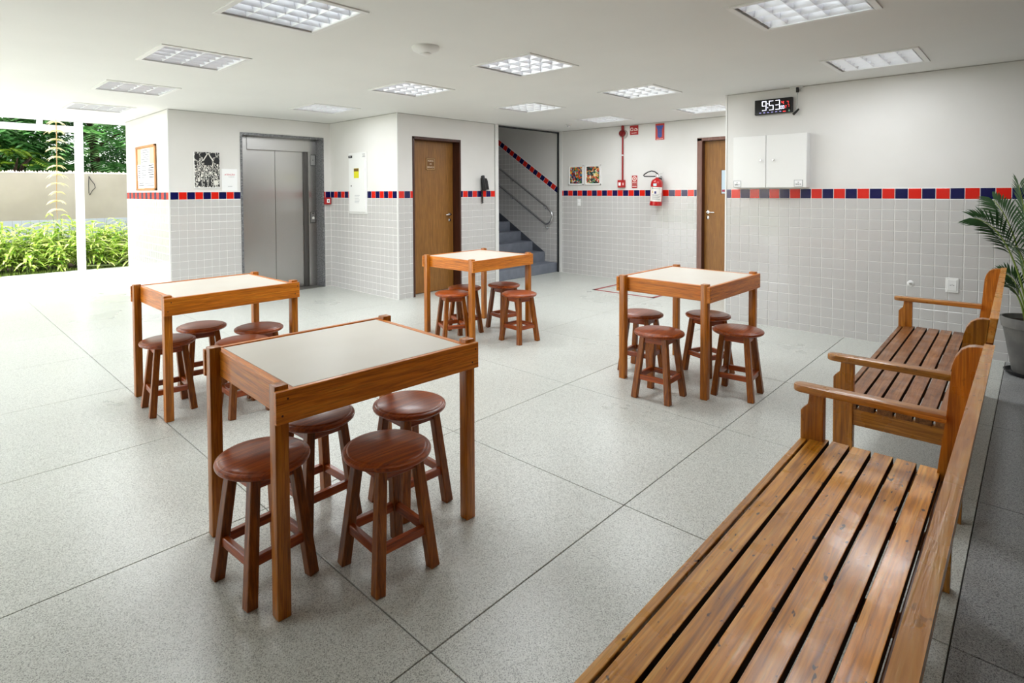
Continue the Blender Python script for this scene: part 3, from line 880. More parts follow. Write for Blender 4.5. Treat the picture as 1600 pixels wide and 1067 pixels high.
t = thing('power_cord', 'thin white power cord with black plugs hanging beside the digital clock', 'cord', (0, 0, 0))
xw = XR - .03
obj('ceiling_duct', box(NB(), XR - .03, XR, 1.78, 1.905, H - .012, H - .001, .002), M_WHITE, t)
obj('upper_plug', box(NB(), xw - .014, xw + .014, 1.817, 1.841, 2.516, 2.569, .004), M_BLACK, t)
obj('wire', tube(NB(), [(xw, 1.829, 2.52), (xw, 1.829, 2.45), (xw, 1.831, 2.39), (xw, 1.838, 2.352), (xw, 1.836, 2.335)], .0045, 8), mat('cord_white', srgb(170, 170, 168), .5), t, smooth=True)
obj('lower_plug', tube(NB(), [(xw, 1.813, 2.343), (xw, 1.84, 2.315), (xw, 1.868, 2.289)], [.008, .012, .014], 10), M_BLACK, t, smooth=True)

t = thing('wall_socket', 'square white wall socket plate behind the second bench', 'socket')
obj('plate', box(NB(), XR - .012, XR, .502, .594, .558, .692, .004), M_WHITE, t)
obj('inset', box(NB(), XR - .016, XR - .01, .515, .581, .575, .675, .003), M_WHITE, t)
bm = NB()
for dy in (-.012, 0, .012): lathe(bm, [(0, .001), (.0035, .001), (.0035, 0)], 8, M=Matrix.Translation((XR - .0160, .548 + dy, .625 + (.003 if dy == 0 else 0))) @ Matrix.Rotation(R(-90), 4, 'Y'))
obj('pin_hole', bm, M_BLACK, t)
t = thing('pipe_cap', 'small round white cap on the tiles left of the wall socket', 'cap')
obj('rosette', lathe(NB(), [(0, .008), (.012, .012), (.024, .008), (.03, 0)], 24, M=Matrix.Translation((XR - T, .85, .606)) @ Matrix.Rotation(R(-90), 4, 'Y')), M_WHITE, t, smooth=True)
obj('stud', lathe(NB(), [(0, .022), (.009, .021), (.011, .008)], 16, M=Matrix.Translation((XR - T, .85, .606)) @ Matrix.Rotation(R(-90), 4, 'Y')), M_CHROME, t, smooth=True)

t = thing('flag_sign', 'narrow pale blue notice card standing out at the wall corner beside the far door', 'sign')
obj('card', box(NB(), XR + .03, XR + .036, YR + .006, YR + .062, 1.455, 1.725), mat('card_blue', srgb(196, 214, 226), .5), t)
obj('footer', box(NB(), XR + .0285, XR + .032, YR + .02, YR + .055, 1.475, 1.500), mat('card_red', srgb(160, 40, 70), .5), t)
obj('edge', box(NB(), XR + .028, XR + .038, YR + .060, YR + .067, 1.445, 1.735), mat('card_edge', srgb(96, 60, 46), .6), t)

# ---------------------------------------------------------------- things on the far right wall
def blobs(name, cols, scale):
    mm = mat(name, cols[0], .5)
    N, L, b = nodes(mm)
    tc = N.new('ShaderNodeTexCoord'); nz = N.new('ShaderNodeTexNoise'); nz.inputs['Scale'].default_value = scale * .6
    ad = N.new('ShaderNodeMixRGB'); ad.blend_type = 'LINEAR_LIGHT'; ad.inputs[0].default_value = .05
    L.new(tc.outputs['Object'], nz.inputs['Vector']); L.new(tc.outputs['Object'], ad.inputs[1]); L.new(nz.outputs['Color'], ad.inputs[2])
    v = N.new('ShaderNodeTexVoronoi'); v.inputs['Scale'].default_value = scale; L.new(ad.outputs[0], v.inputs['Vector'])
    s = N.new('ShaderNodeSeparateColor'); L.new(v.outputs['Color'], s.inputs[0])
    n = len(cols); r = ramp(N, [(i / n, c) for i, c in enumerate(cols)]); r.color_ramp.interpolation = 'CONSTANT'
    L.new(s.outputs[0], r.inputs[0]); L.new(r.outputs[0], b.inputs['Base Color'])
    return mm
ART = [srgb(24, 24, 30), srgb(206, 68, 30), srgb(36, 120, 170), srgb(226, 172, 40), srgb(28, 70, 110), srgb(222, 220, 200), srgb(170, 34, 36), srgb(70, 140, 70), srgb(20, 20, 24)]
ART2 = [srgb(22, 24, 26), srgb(214, 120, 60), srgb(40, 120, 120), srgb(222, 190, 90), srgb(236, 226, 200), srgb(30, 60, 52), srgb(196, 70, 60), srgb(96, 150, 80), srgb(16, 18, 22)]
for (ya, yb), cols, lab in (((5.775, 6.086), ART, 'framed colourful abstract print nearer the stairs, above the tile border'), ((5.418, 5.737), ART2, 'framed colourful abstract print nearer the red alarm pipe')):
    t = thing('framed_picture', lab, 'picture', group='two framed abstract prints')
    za, zb = 1.598, 1.945
    bm = NB()
    for a, b, c, e in ((ya, yb, za, za + .018), (ya, yb, zb - .018, zb), (ya, ya + .018, za, zb), (yb - .018, yb, za, zb)): box(bm, XE - .02, XE, a, b, c, e, .002, seg=1)
    obj('frame', bm, M_WHITE, t)
    obj('mat_board', box(NB(), XE - .012, XE, ya + .016, yb - .016, za + .016, zb - .016), M_PAPER, t)
    obj('print', box(NB(), XE - .014, XE - .011, ya + .028, yb - .028, za + .028, zb - .028), blobs('abstract_print' + str(ya), cols, 34), t)

t = thing('alarm_pipe', 'vertical red conduit with a siren and a red call box, from ceiling to tile border', 'pipe')
xp = XE - .022
obj('conduit', tube(NB(), [(xp, 4.985, 1.66), (xp, 4.985, H)], .014, 12), M_PIPERED, t, smooth=True)
obj('coupling', tube(NB(), [(xp, 4.985, 2.50), (xp, 4.985, 2.575)], .022, 12), M_PIPERED, t, smooth=True)
obj('clip', tube(NB(), [(xp, 4.985, 2.075), (xp, 4.985, 2.095)], .017, 12), M_WHITE, t, smooth=True)
si = obj('siren', lathe(NB(), [(.052, 0), (.056, .02), (.056, .05), (.040, .072), (.034, .062), (0, .055)], 24, M=Matrix.Translation((XE, 4.985, 2.45)) @ Matrix.Rotation(R(-90), 4, 'Y')), mat('siren_red', srgb(120, 10, 14), .3), t, smooth=True)
obj('siren_base', lathe(NB(), [(0, .02), (.072, .016), (.075, 0)], 24, M=Matrix.Translation((XE, 4.972, 2.435)) @ Matrix.Rotation(R(-90), 4, 'Y')), mat('siren_base_grey', srgb(170, 165, 158), .5), t, smooth=True)
cb = obj('call_box', box(NB(), XE - .055, XE, 4.939, 5.062, 1.546, 1.672, .004), M_SIGNRED, t)
obj('call_plate', box(NB(), XE - .057, XE - .05, 5.000, 5.042, 1.578, 1.632, .001), M_PAPER, cb)
obj('call_lens', box(NB(), XE - .057, XE - .05, 4.945, 4.966, 1.585, 1.625, .001), mat('lens_pink', srgb(230, 190, 190), .4), cb)

def wall_ring(bm, x, yc, zc, ro, ri, seg=24):
    A = [bm.verts.new((x, yc + ro * cos(2 * pi * k / seg), zc + ro * sin(2 * pi * k / seg))) for k in range(seg)]
    B = [bm.verts.new((x, yc + ri * cos(2 * pi * k / seg), zc + ri * sin(2 * pi * k / seg))) for k in range(seg)]
    for k in range(seg): bm.faces.new((A[k], A[(k + 1) % seg], B[(k + 1) % seg], B[k]))
def disc(bm, x, yc, zc, r, seg=24):
    bm.faces.new([bm.verts.new((x, yc + r * cos(2 * pi * k / seg), zc + r * sin(2 * pi * k / seg))) for k in range(seg)])
M_SIGNW = mat('sign_white', srgb(236, 214, 206), .5)
t = thing('alarm_sign', 'small square red sign with white ring symbol near the top of the alarm pipe', 'sign')
obj('plate', box(NB(), XE - .006, XE, 4.705, 4.858, 2.412, 2.582 - .015, .002), M_SIGNRED, t)
bm = NB(); wall_ring(bm, XE - .0068, 4.822, 2.505, .030, .017)
for k in range(8):
    pass
prism(bm, [(4.785, 2.478), (4.712, 2.482), (4.724, 2.514), (4.765, 2.524)], 'X', XE - .0072, XE - .0062)
obj('symbol', bm, M_SIGNW, t)
bm = NB(); prism(bm, [(4.770, 2.490), (4.735, 2.492), (4.742, 2.506), (4.762, 2.510)], 'X', XE - .0080, XE - .0070)
obj('symbol_core', bm, M_SIGNRED, t)
lettering('ALARME', .026, M_SIGNW, t, (XE - .0068, 4.782, 2.442), 'X-')
t = thing('hydrant_sign', 'tall red sign with a blue figure high on the far wall', 'sign')
obj('plate', box(NB(), XE - .006, XE, 4.250, 4.403, 2.300, 2.560, .004), mat('sign_red_bright', srgb(186, 40, 26), .45), t)
bm = NB(); prism(bm, [(4.390, 2.528), (4.262, 2.528), (4.290, 2.46), (4.290, 2.345), (4.315, 2.340), (4.327, 2.318), (4.338, 2.340), (4.362, 2.345), (4.362, 2.46)], 'X', XE - .0075, XE - .0055)
obj('figure', bm, mat('sign_blue', srgb(40, 70, 150), .5), t)
bm = NB()
for z in (2.46, 2.43, 2.39): disc(bm, XE - .008, 4.327, z, .006, 10)
obj('dots', bm, M_SIGNRED, t)
bm = NB(); box(bm, XE - .0072, XE - .0055, 4.27, 4.385, 2.312, 2.318); obj('caption_line', bm, M_SIGNW, t)
t = thing('extinguisher_sign', 'narrow red sign with white target symbol beside the fire extinguisher', 'sign')
obj('plate', box(NB(), XE - .006, XE, 4.722, 4.820, 1.535, 1.742, .002), M_SIGNRED, t)
bm = NB(); wall_ring(bm, XE - .0068, 4.771, 1.69, .040, .026); disc(bm, XE - .0068, 4.771, 1.69, .012)
for z in (1.632, 1.565): box(bm, XE - .0072, XE - .0055, 4.732, 4.810, z - .006, z + .006)
obj('symbol', bm, M_SIGNW, t)
lettering('EXTINTOR', .019, M_SIGNW, t, (XE - .0068, 4.771, 1.602), 'X-')

# fire extinguisher
t = thing('fire_extinguisher', 'red fire extinguisher with white label and black hose hung on the tiled wall', 'extinguisher', (8.335, 4.335, 1.255))
t.rotation_euler = (R(3.2), 0, 0)
rb = .092
obj('cylinder', lathe(NB(), [(0, .006), (.07, 0), (rb, .012), (rb, .345), (rb * .95, .378), (rb * .76, .405), (rb * .45, .425), (.026, .432), (.026, .445), (0, .445)], 40), M_XRED, t, smooth=True)
obj('foot_ring', lathe(NB(), [(rb + .0015, .002), (rb + .004, .004), (rb + .004, .042), (rb + .0005, .046)], 40), M_XRED, t, smooth=True)
def wrap(z0, z1, a0, a1, rr, name, mm, par):
    bm = NB(); n = 14; A = []; B = []
    for k in range(n + 1):
        a = R(a0 + (a1 - a0) * k / n); A.append(bm.verts.new((rr * cos(a), rr * sin(a), z0))); B.append(bm.verts.new((rr * cos(a), rr * sin(a), z1)))
    for k in range(n): bm.faces.new((A[k], A[k + 1], B[k + 1], B[k]))
    return obj(name, bm, mm, par, smooth='all')
lb = wrap(.07, .295, 138, 268, rb + .001, 'paper_label', mat('label_white', srgb(226, 222, 216), .5), t)
wrap(.268, .285, 162, 170, rb + .0018, 'label_logo', mat('label_green', srgb(60, 90, 50), .5), lb)
wrap(.198, .235, 165, 174, rb + .0018, 'label_symbol', mat('label_yellow', srgb(214, 170, 60), .5), lb)
wrap(.190, .228, 188, 206, rb + .0018, 'label_symbol', mat('label_navy', srgb(50, 50, 110), .5), lb)
for k, z in enumerate((.268, .175, .160, .145, .130, .115, .100)):
    wrap(z, z + .005, 165, 250 - (k % 3) * 12, rb + .0018, 'label_line', M_INKG, lb)
wrap(.310, .350, 172, 205, rb + .001, 'seal', mat('seal_cyan', srgb(190, 220, 222), .5), t)
wrap(.205, .290, 245, 262, rb + .003, 'tag', M_PAPER, t)
va = obj('valve', lathe(NB(), [(.020, .440), (.022, .455), (.016, .47), (.018, .49), (.012, .505), (0, .507)], 20), M_CHROME, t, smooth=True)
bm = NB(); beam(bm, (-.01, .02, .485), (-.01, -.095, .525), .02, .006, bev=.002); beam(bm, (-.01, .02, .470), (-.01, -.085, .440), .018, .005, bev=.002)
obj('handle', bm, M_STEEL, t)
bm = NB()
hp = []
for k in range(15):
    u = k / 14; hp.append((-.03, .0 + .19 * sin(u * pi * .5) if u < 1 else .19, .49 + .07 * sin(pi * u) * (1 - .4 * u)))
ctrl = [(-.02, -.02, .50), (-.03, .03, .535), (-.03, .085, .545), (-.03, .15, .525), (-.03, .205, .490), (-.03, .222, .468), (-.03, .205, .455), (-.03, .14, .456), (-.03, .05, .459), (-.02, .02, .462)]
obj('hose', tube(bm, ctrl, .0095, 10), M_BLACK, t, smooth=True)
obj('wall_hook', box(NB(), .06, XE - 8.335 - .0, -.02, .02, .38, .46, .003), M_DARKM, t)

t = thing('light_switch', 'white two-gang light switch on the tiles below the framed prints', 'switch')
obj('plate', box(NB(), XE - .012, XE, 5.832, 5.905, 1.225, 1.350, .003), M_WHITE, t)
bm = NB()
for z in (1.262, 1.313): box(bm, XE - .016, XE - .01, 5.85, 5.887, z - .017, z + .017, .003)
obj('rocker', bm, M_PAPER, t)

bm = NB(); fx0, fx1, fy0, fy1, tw = 7.245, 8.25, 3.79, 4.80, .055
for a, b, c, e in ((fx0, fx1, fy0, fy0 + tw), (fx0, fx1, fy1 - tw, fy1), (fx0, fx0 + tw, fy0, fy1), (fx1 - tw, fx1, fy0, fy1)): box(bm, a, b, c, e, -.001, .0012)
tag(obj('floor_marking', bm, mat('floor_red', srgb(150, 58, 56), .5)), 'red painted square outline on the floor below the fire extinguisher', 'marking')

# ---------------------------------------------------------------- door wall, panel wall, lift wall
t = thing('wall_phone', 'black wall telephone with hanging handset between the brown door and the stairs', 'telephone')
bm = NB(); prism(bm, [(6.372, 1.710), (6.470, 1.698), (6.520, 1.520), (6.385, 1.516)], 'Y', YD - .05, YD - .001, .006); base = obj('base', bm, M_BLACK, t)
bm = NB()
for i in range(3):
    for j in range(4):
        cx_ = 6.432 + i * .022 + j * .006; cz_ = 1.655 - j * .028
        box(bm, cx_ - .007, cx_ + .007, YD - .054, YD - .049, cz_ - .008, cz_ + .008, .002, seg=1)
obj('keypad', bm, mat('phone_keys', srgb(48, 48, 50), .5), base)
bm = NB()
tube(bm, [(6.350, YD - .07, 1.732), (6.345, YD - .085, 1.70), (6.350, YD - .088, 1.63), (6.368, YD - .088, 1.55), (6.380, YD - .075, 1.515)], [.030, .026, .021, .024, .030], 12)
obj('handset', bm, M_BLACK, t, smooth=True)
pts = []
for k in range(80):
    u = k / 79; a = u * 2 * pi * 13
    pts.append((6.372 + .012 * sin(a) + .01 * u, YD - .03 + .012 * cos(a), 1.52 - .215 * u))
obj('coiled_cord', tube(NB(), pts, .006, 6), M_BLACK, t, smooth=True)

t = thing('electrical_panel', 'tall white electrical panel with yellow warning sticker beside the lift', 'panel')
py0, py1, pz0, pz1 = 7.015, 7.487, 1.168, 2.078
obj('frame', box(NB(), XP - .018, XP, py0, py1, pz0, pz1, .003), M_WHITE, t)
pd = obj('door', box(NB(), XP - .030, XP - .016, py0 + .03, py1 - .03, pz0 + .03, pz1 - .10, .003), M_WHITE, t)
st = obj('warning_sticker', box(NB(), XP - .0315, XP - .029, 7.195, 7.325, 1.70, 1.845), mat('sticker_yellow', srgb(214, 208, 40), .5), pd)
obj('sticker_band', box(NB(), XP - .0325, XP - .0305, 7.198, 7.322, 1.80, 1.842), mat('sticker_brown', srgb(110, 84, 34), .5), pd)
obj('lock', lathe(NB(), [(0, .006), (.009, .006), (.010, 0)], 14, M=Matrix.Translation((XP - .030, 7.398, 1.585)) @ Matrix.Rotation(R(-90), 4, 'Y')), M_DARKM, pd, smooth=True)
obj('black_plate', box(NB(), XP - .020, XP - .017, 7.385, 7.485, 2.005, 2.040), M_INK, t)
lettering('QD 1', .022, M_PAPER, t, (XP - .0215, 7.435, 2.0225), 'X-')
bm = NB()
for k in range(3): box(bm, XP - .0195, XP - .0175, 7.045, 7.115 - .01 * (k % 2), 2.045 - k * .018, 2.052 - k * .018)
obj('small_print', bm, M_INKG, t)
bm = NB()
for k in range(6): box(bm, XP - .0312, XP - .0295, 7.18 + .01 * (k % 3), 7.31, 1.44 - k * .022, 1.446 - k * .022)
obj('small_print', bm, mat('ink_pale', srgb(176, 178, 182), .7), t)

t = thing('fire_call_point', 'small red fire call point box right of the lift under the tile border', 'alarm')
cpb = obj('box', box(NB(), 4.628, 4.732, YE - .05, YE, 1.300, 1.410, .005), M_SIGNRED, t)
obj('push_plate', box(NB(), 4.655, 4.705, YE - .053, YE - .047, 1.325, 1.385, .002), M_PAPER, t)
obj('push_button', lathe(NB(), [(0, .004), (.010, .004), (.011, 0)], 14, M=Matrix.Translation((4.68, YE - .053, 1.355)) @ Matrix.Rotation(R(90), 4, 'X')), M_INK, t, smooth=True)

# lift
t = thing('elevator', 'stainless steel lift doors set in a grey granite surround', 'elevator')
yj, yd = YE + .18, YE + .25
bm = NB(); box(bm, LF[0] - .018, LF[0] + .012, YE - .010, YE + .30, 0, 2.318); obj('granite_surround', bm, M_GRANITE, t)
bm = NB(); box(bm, LF[1] - .010, LF[1] + .022, YE - .010, YE + .30, 0, 2.318); obj('granite_surround', bm, M_GRANITE, t)
bm = NB(); box(bm, LF[0] - .018, LF[1] + .022, YE - .010, YE + .30, 2.312, 2.345); obj('granite_surround', bm, M_GRANITE, t)
obj('lintel', box(NB(), 3.495, LF[1] - .01, yj - .012, yj + .12, 2.125, 2.312, .003), M_STEEL, t)
obj('jamb', box(NB(), LF[0] + .01, 3.497, yj, yj + .12, 0, 2.312, .002), M_STEEL, t)
rj = obj('jamb', box(NB(), 4.470, LF[1] - .01, yj, yj + .12, 0, 2.127, .002), M_STEEL, t)
obj('door_panel', box(NB(), 3.49, 3.953, yd, yd + .03, .012, 2.135, .003), M_STEEL, t)
obj('door_panel', box(NB(), 3.958, 4.462, yd + .004, yd + .034, .012, 2.135, .003), M_STEEL, t)
obj('gap_shadow_strip', box(NB(), 4.415, 4.472, yd - .02, yd + .05, .012, 2.13, .002), mat('gap_shadow_steel', (.16, .155, .15, 1), .4, 1), t)  # dark strip painting the shadow in the gap beside the door panel
obj('threshold', box(NB(), LF[0] + .012, LF[1] - .01, YE + .0, yd + .05, -.004, .006), mat('threshold_grey', srgb(120, 118, 112), .4, .6), t)
ind = obj('floor_indicator', box(NB(), 4.500, 4.588, yj - .006, yj + .002, 1.912, 2.085, .002), mat('steel_light', (.62, .62, .61, 1), .35, .8), t)
bm = NB()
for a, b, c, e in ((4.500, 4.588, 2.078, 2.085), (4.500, 4.588, 1.912, 1.919), (4.500, 4.506, 1.912, 2.085), (4.582, 4.588, 1.912, 2.085)): box(bm, a, b, yj - .008, yj - .004, c, e)
obj('indicator_edge', bm, M_DARKM, ind)
bm = NB(); prism(bm, [(4.535, 1.995), (4.553, 1.995), (4.544, 2.012)], 'Y', yj - .0085, yj - .0055); obj('indicator_arrow', bm, M_DARKM, ind)
cbn = obj('call_plate', box(NB(), 4.490, 4.580, yj - .006, yj + .002, 1.008, 1.185, .002), mat('steel_mid', (.42, .41, .40, 1), .35, .9), t)
bm = NB()
for a, b, c, e in ((4.490, 4.580, 1.178, 1.185), (4.490, 4.580, 1.008, 1.015), (4.490, 4.496, 1.008, 1.185), (4.574, 4.580, 1.008, 1.185)): box(bm, a, b, yj - .008, yj - .004, c, e)
obj('call_edge', bm, M_DARKM, cbn)
obj('call_button', lathe(NB(), [(0, .008), (.018, .007), (.021, 0)], 20, M=Matrix.Translation((4.54, yj - .006, 1.085)) @ Matrix.Rotation(R(90), 4, 'X')), mat('button_pale', srgb(226, 224, 218), .3), cbn, smooth=True)
obj('call_display', box(NB(), 4.525, 4.548, yj - .0085, yj - .004, 1.150, 1.165), M_INK, cbn)

# woodcut print beside the lift: plain village scene cut in black and white
def woodcut():
    mm = mat('woodcut_ink', srgb(30, 29, 28), .6)
    N, L, b = nodes(mm)
    tc = N.new('ShaderNodeTexCoord')
    mp = N.new('ShaderNodeMapping'); mp.inputs['Scale'].default_value = (1, 1, .75); L.new(tc.outputs['Object'], mp.inputs['Vector'])
    nz = N.new('ShaderNodeTexNoise'); nz.inputs['Scale'].default_value = 22; nz.inputs['Detail'].default_value = 3; nz.inputs['Distortion'].default_value = 1.4
    L.new(mp.outputs[0], nz.inputs['Vector'])
    wv = N.new('ShaderNodeTexWave'); wv.inputs['Scale'].default_value = 13; wv.inputs['Distortion'].default_value = 12; wv.inputs['Detail'].default_value = 2; wv.inputs['Detail Scale'].default_value = 2.5
    L.new(mp.outputs[0], wv.inputs['Vector'])
    mx = N.new('ShaderNodeMixRGB'); mx.inputs[0].default_value = .5; L.new(nz.outputs['Fac'], mx.inputs[1]); L.new(wv.outputs['Fac'], mx.inputs[2])
    r = ramp(N, [(0, srgb(28, 27, 26)), (.585, srgb(28, 27, 26)), (.605, srgb(226, 224, 216))]); L.new(mx.outputs[0], r.inputs[0])
    L.new(r.outputs[0], b.inputs['Base Color'])
    return mm
t = thing('woodcut_print', 'black and white woodcut style print on the wall left of the lift', 'picture')
wx0, wx1, wz0, wz1 = 2.708, 3.036, 1.552, 2.042
obj('panel', box(NB(), wx0, wx1, YE - .022, YE, wz0, wz1, .002), M_PAPER, t)
obj('print', box(NB(), wx0 + .002, wx1 - .002, YE - .0235, YE - .0215, wz0 + .014, wz1 - .002), woodcut(), t)
mid = 2.885; yy = YE - .0245
obj('dark_shape', prism(NB(), [(mid - .052, 1.862), (mid + .052, 1.862), (mid + .052, 1.93), (mid, 2.015), (mid - .052, 1.93)], 'Y', yy, yy + .002), M_INK, t)
for cx_, cz_, rr, sq in ((2.745, 1.975, .036, 1.25), (2.826, 2.00, .040, .85), (2.945, 2.00, .038, .9), (3.000, 1.93, .036, 1.3)):
    obj('dark_shape', prism(NB(), [(cx_ + rr * cos(2 * pi * k / 14), cz_ + rr * sq * sin(2 * pi * k / 14)) for k in range(14)], 'Y', yy, yy + .002), M_INK, t)
for cx_, h_ in ((2.85, .09), (2.905, .13), (2.78, .08)):
    obj('dark_shape', prism(NB(), [(cx_ - .018, wz0 + .03), (cx_ + .018, wz0 + .03), (cx_ + .012, wz0 + .03 + h_), (cx_ - .010, wz0 + .03 + h_)], 'Y', yy, yy + .002), M_INK, t)
bm = NB(); yy -= .0015
for s in (-1, 1):
    prism(bm, [(mid, 2.022), (mid + s * .012, 2.022), (mid + s * .072, 1.925), (mid + s * .055, 1.925)], 'Y', yy, yy + .002)
prism(bm, [(2.958, 1.60), (3.008, 1.60), (3.012, 1.66), (2.955, 1.66)], 'Y', yy, yy + .002)
for cx_, cz_ in ((2.86, 1.80), (2.912, 1.765), (2.80, 1.72), (2.985, 1.74), (2.765, 1.66)):
    prism(bm, [(cx_ + .013 * cos(2 * pi * k / 10), cz_ + .016 * sin(2 * pi * k / 10)) for k in range(10)], 'Y', yy, yy + .002)
obj('pale_shapes', bm, mat('woodcut_paper', srgb(226, 224, 216), .7), t)

t = thing('notice_sheet', 'white paper notice with a red heading between the woodcut print and the lift', 'notice')
obj('sheet', box(NB(), 3.070, 3.282, YE - .003, YE, 1.520, 1.822), M_PAPER, t)
lettering('ATENÇÃO', .030, mat('ink_red', srgb(206, 70, 84), .7), t, (3.178, YE - .0036, 1.742), 'Y-')
bm = NB(); box(bm, 3.16, 3.24, YE - .0042, YE - .0028, 1.712, 1.715); box(bm, 3.15, 3.21, YE - .0042, YE - .0028, 1.578, 1.582)
obj('text_line', bm, M_INKG, t)

# notice board on the sunlit return wall
t = thing('notice_board', 'wood framed notice board with pinned white papers on the bright wall by the garden', 'board')
ny0, ny1, nz0, nz1 = 8.53, 9.432, 1.53, 2.16
obj('backing', box(NB(), XN - .012, XN, ny0, ny1, nz0, nz1), mat('cork_pale', srgb(222, 190, 150), .8), t)
M_NF = wood('board_frame', (srgb(170, 108, 58), srgb(196, 136, 82), srgb(212, 156, 104)), 'Z', .45, 1, .1, vary=.05)
for a, b, c, e in ((ny0, ny1, nz0, nz0 + .03), (ny0, ny1, nz1 - .03, nz1), (ny0, ny0 + .04, nz0, nz1), (ny1 - .04, ny1, nz0, nz1)):
    obj('frame', box(NB(), XN - .028, XN, a, b, c, e, .003), M_NF, t)
for k, (a, b, c, e) in enumerate(((8.80, 9.20, 1.90, 2.12), (8.60, 8.92, 1.66, 1.90), (8.93, 9.22, 1.66, 1.90), (9.06, 9.36, 1.56, 1.66), (8.60, 9.05, 1.565, 1.655), (9.23, 9.38, 1.67, 1.90))):
    sh = obj('paper', box(NB(), XN - .016 - .001 * (k % 2), XN - .011, a, b, c, e), M_PAPER, t)
    bm = NB(); z = e - .03
    while z > c + .02:
        box(bm, XN - .0182, XN - .0168, a + .02, b - .02 - .08 * random.random(), z, z + .011); z -= .032
    if len(bm.verts): obj('text_lines', bm, M_INK if k % 2 else M_INKG, sh)
    else: bm.free()

# ---------------------------------------------------------------- staircase
t = tag(thing('staircase', 'grey painted concrete stairs rising behind the wall opening', 'staircase'), None, None)
for k in range(14):
    y0 = 6.352 + .29 * k; z1 = .18 * (k + 1) - .008
    bm = NB(); box(bm, SX0 + .012, XE - .014, y0, min(y0 + .31, 10.95), max(0, z1 - .36), z1, .006)
    obj('step', bm, M_STEP, t)
bm = NB()
po = []
for k in range(14):
    y0 = 6.352 + .29 * k
prism(bm, [(6.640, .30), (6.66, .352), (10.7, .352 + 4.04 * .62), (10.7, .15 + 4.04 * .62), (6.66, .05)], 'X', XE - .020, XE - .006)
obj('skirting', bm, mat('stair_skirting', srgb(74, 78, 86), .6), t)
t = thing('handrail', 'double tubular steel handrail with a rounded end along the stair wall', 'handrail')
xh = XE - .07
sl = (1.973 - 1.132) / (7.779 - 6.448)
pu = [(xh, 9.9, 1.132 + sl * 3.45), (xh, 7.8, 1.132 + sl * 1.352), (xh, 6.53, 1.132 + sl * .082)]
for k in range(7):
    a = R(58 + k * (180) / 6.0)
    ca = Vector((xh, 6.49, 1.005))
    pu.append((xh, 6.525 - .125 * sin(R(20 + k * 26.6)) * 1.0 + .05 * (k / 6.0), 1.01 + .135 * cos(R(20 + k * 26.6))))
pu += [(xh, 6.70, .885 + sl * .10), (xh, 7.8, .885 + sl * 1.2), (xh, 9.9, .885 + sl * 3.3)]
obj('tube', tube(NB(), pu, .019, 12), M_CHROME, t, smooth='all')
for yy, zz in ((6.62, 1.132 + sl * .172), (7.45, 1.132 + sl * 1.0), (8.6, 1.132 + sl * 2.15), (6.58, .86), (7.45, .885 + sl * .85), (8.6, .885 + sl * 2.0)):
    bm = NB(); tube(bm, [(xh, yy, zz - .01), (xh, yy, zz - .05), (XE - .01, yy, zz - .06)], .007, 8)
    lathe(bm, [(0, .008), (.022, .008), (.024, 0)], 14, M=Matrix.Translation((XE - T, yy, zz - .06)) @ Matrix.Rotation(R(-90), 4, 'Y'))
    obj('bracket', bm, M_CHROME, t, smooth=True)

# ---------------------------------------------------------------- potted palm
def frond(bm, base, tip, rise, nleaf, ll, droop, rnd, tilt=.5):
    base, tip = Vector(base), Vector(tip)
    n = 22; pts = []
    for k in range(n + 1):
        u = k / n
        p = base.lerp(tip, u ** 1.25); p.z = base.z + (tip.z - base.z) * u + rise * 4 * u * (1 - u) * .5 + rise * .5 * sin(pi * u)
        pts.append(p)
    tube(bm, pts, [.008 * (1 - .8 * k / n) + .0012 for k in range(n + 1)], 6, mi=1)
    for k in range(nleaf):
        u = .42 + .57 * k / (nleaf - 1); i = min(int(u * n), n - 1); f = u * n - i
        p = pts[i].lerp(pts[i + 1], f); tdir = (pts[i + 1] - pts[i]).normalized()
        side = tdir.cross(Vector((0, 0, 1))).normalized()
        side = Matrix.Rotation(tilt, 3, tdir) @ side; upd = side.cross(tdir).normalized()
        for s in (-1, 1):
            l = ll * (1.0 - .55 * abs((u - .62) / .40) ** 1.5) * rnd.uniform(.9, 1.1)
            d = (side * s * (.72 - .3 * (u - .4)) + tdir * (.62 + .45 * u) + upd * rnd.uniform(.10, .26)).normalized()
            wv = d.cross(upd).normalized()
            q = [p, p + d * l * .33 + wv * .0068, p + d * l * .7 + wv * .006 - Vector((0, 0, l * droop * .45)), p + d * l - Vector((0, 0, l * droop)),
                 p + d * l * .7 - wv * .006 - Vector((0, 0, l * droop * .45)), p + d * l * .33 - wv * .0068]
            v = [bm.verts.new(x) for x in q]
            bm.faces.new((v[0], v[1], v[5])).material_index = 0
            bm.faces.new((v[1], v[2], v[4], v[5])).material_index = 0
            bm.faces.new((v[2], v[3], v[4])).material_index = 0
PX, PY = 6.28, .012
t = thing('potted_palm', 'green palm in a tall dark grey pot beside the second bench, by the tiled wall', 'plant', (PX, PY, 0))
obj('saucer', lathe(NB(), [(0, .004), (.150, 0), (.172, .022), (.178, .032), (.170, .034), (.150, .014), (0, .012)], 40), M_BLACK, t, smooth=True)
pot = [(0, .014), (.118, .014), (.128, .03), (.148, .15), (.172, .30), (.186, .375), (.190, .38), (.196, .385), (.206, .455), (.204, .462), (.190, .462), (.184, .44), (.165, .40), (0, .40)]
obj('pot', lathe(NB(), pot, 48), M_POT, t, smooth=True)
obj('soil', lathe(NB(), [(.176, .425), (.1, .43), (0, .435)], 24), M_SOIL, t, smooth=True)
rnd = random.Random(5)
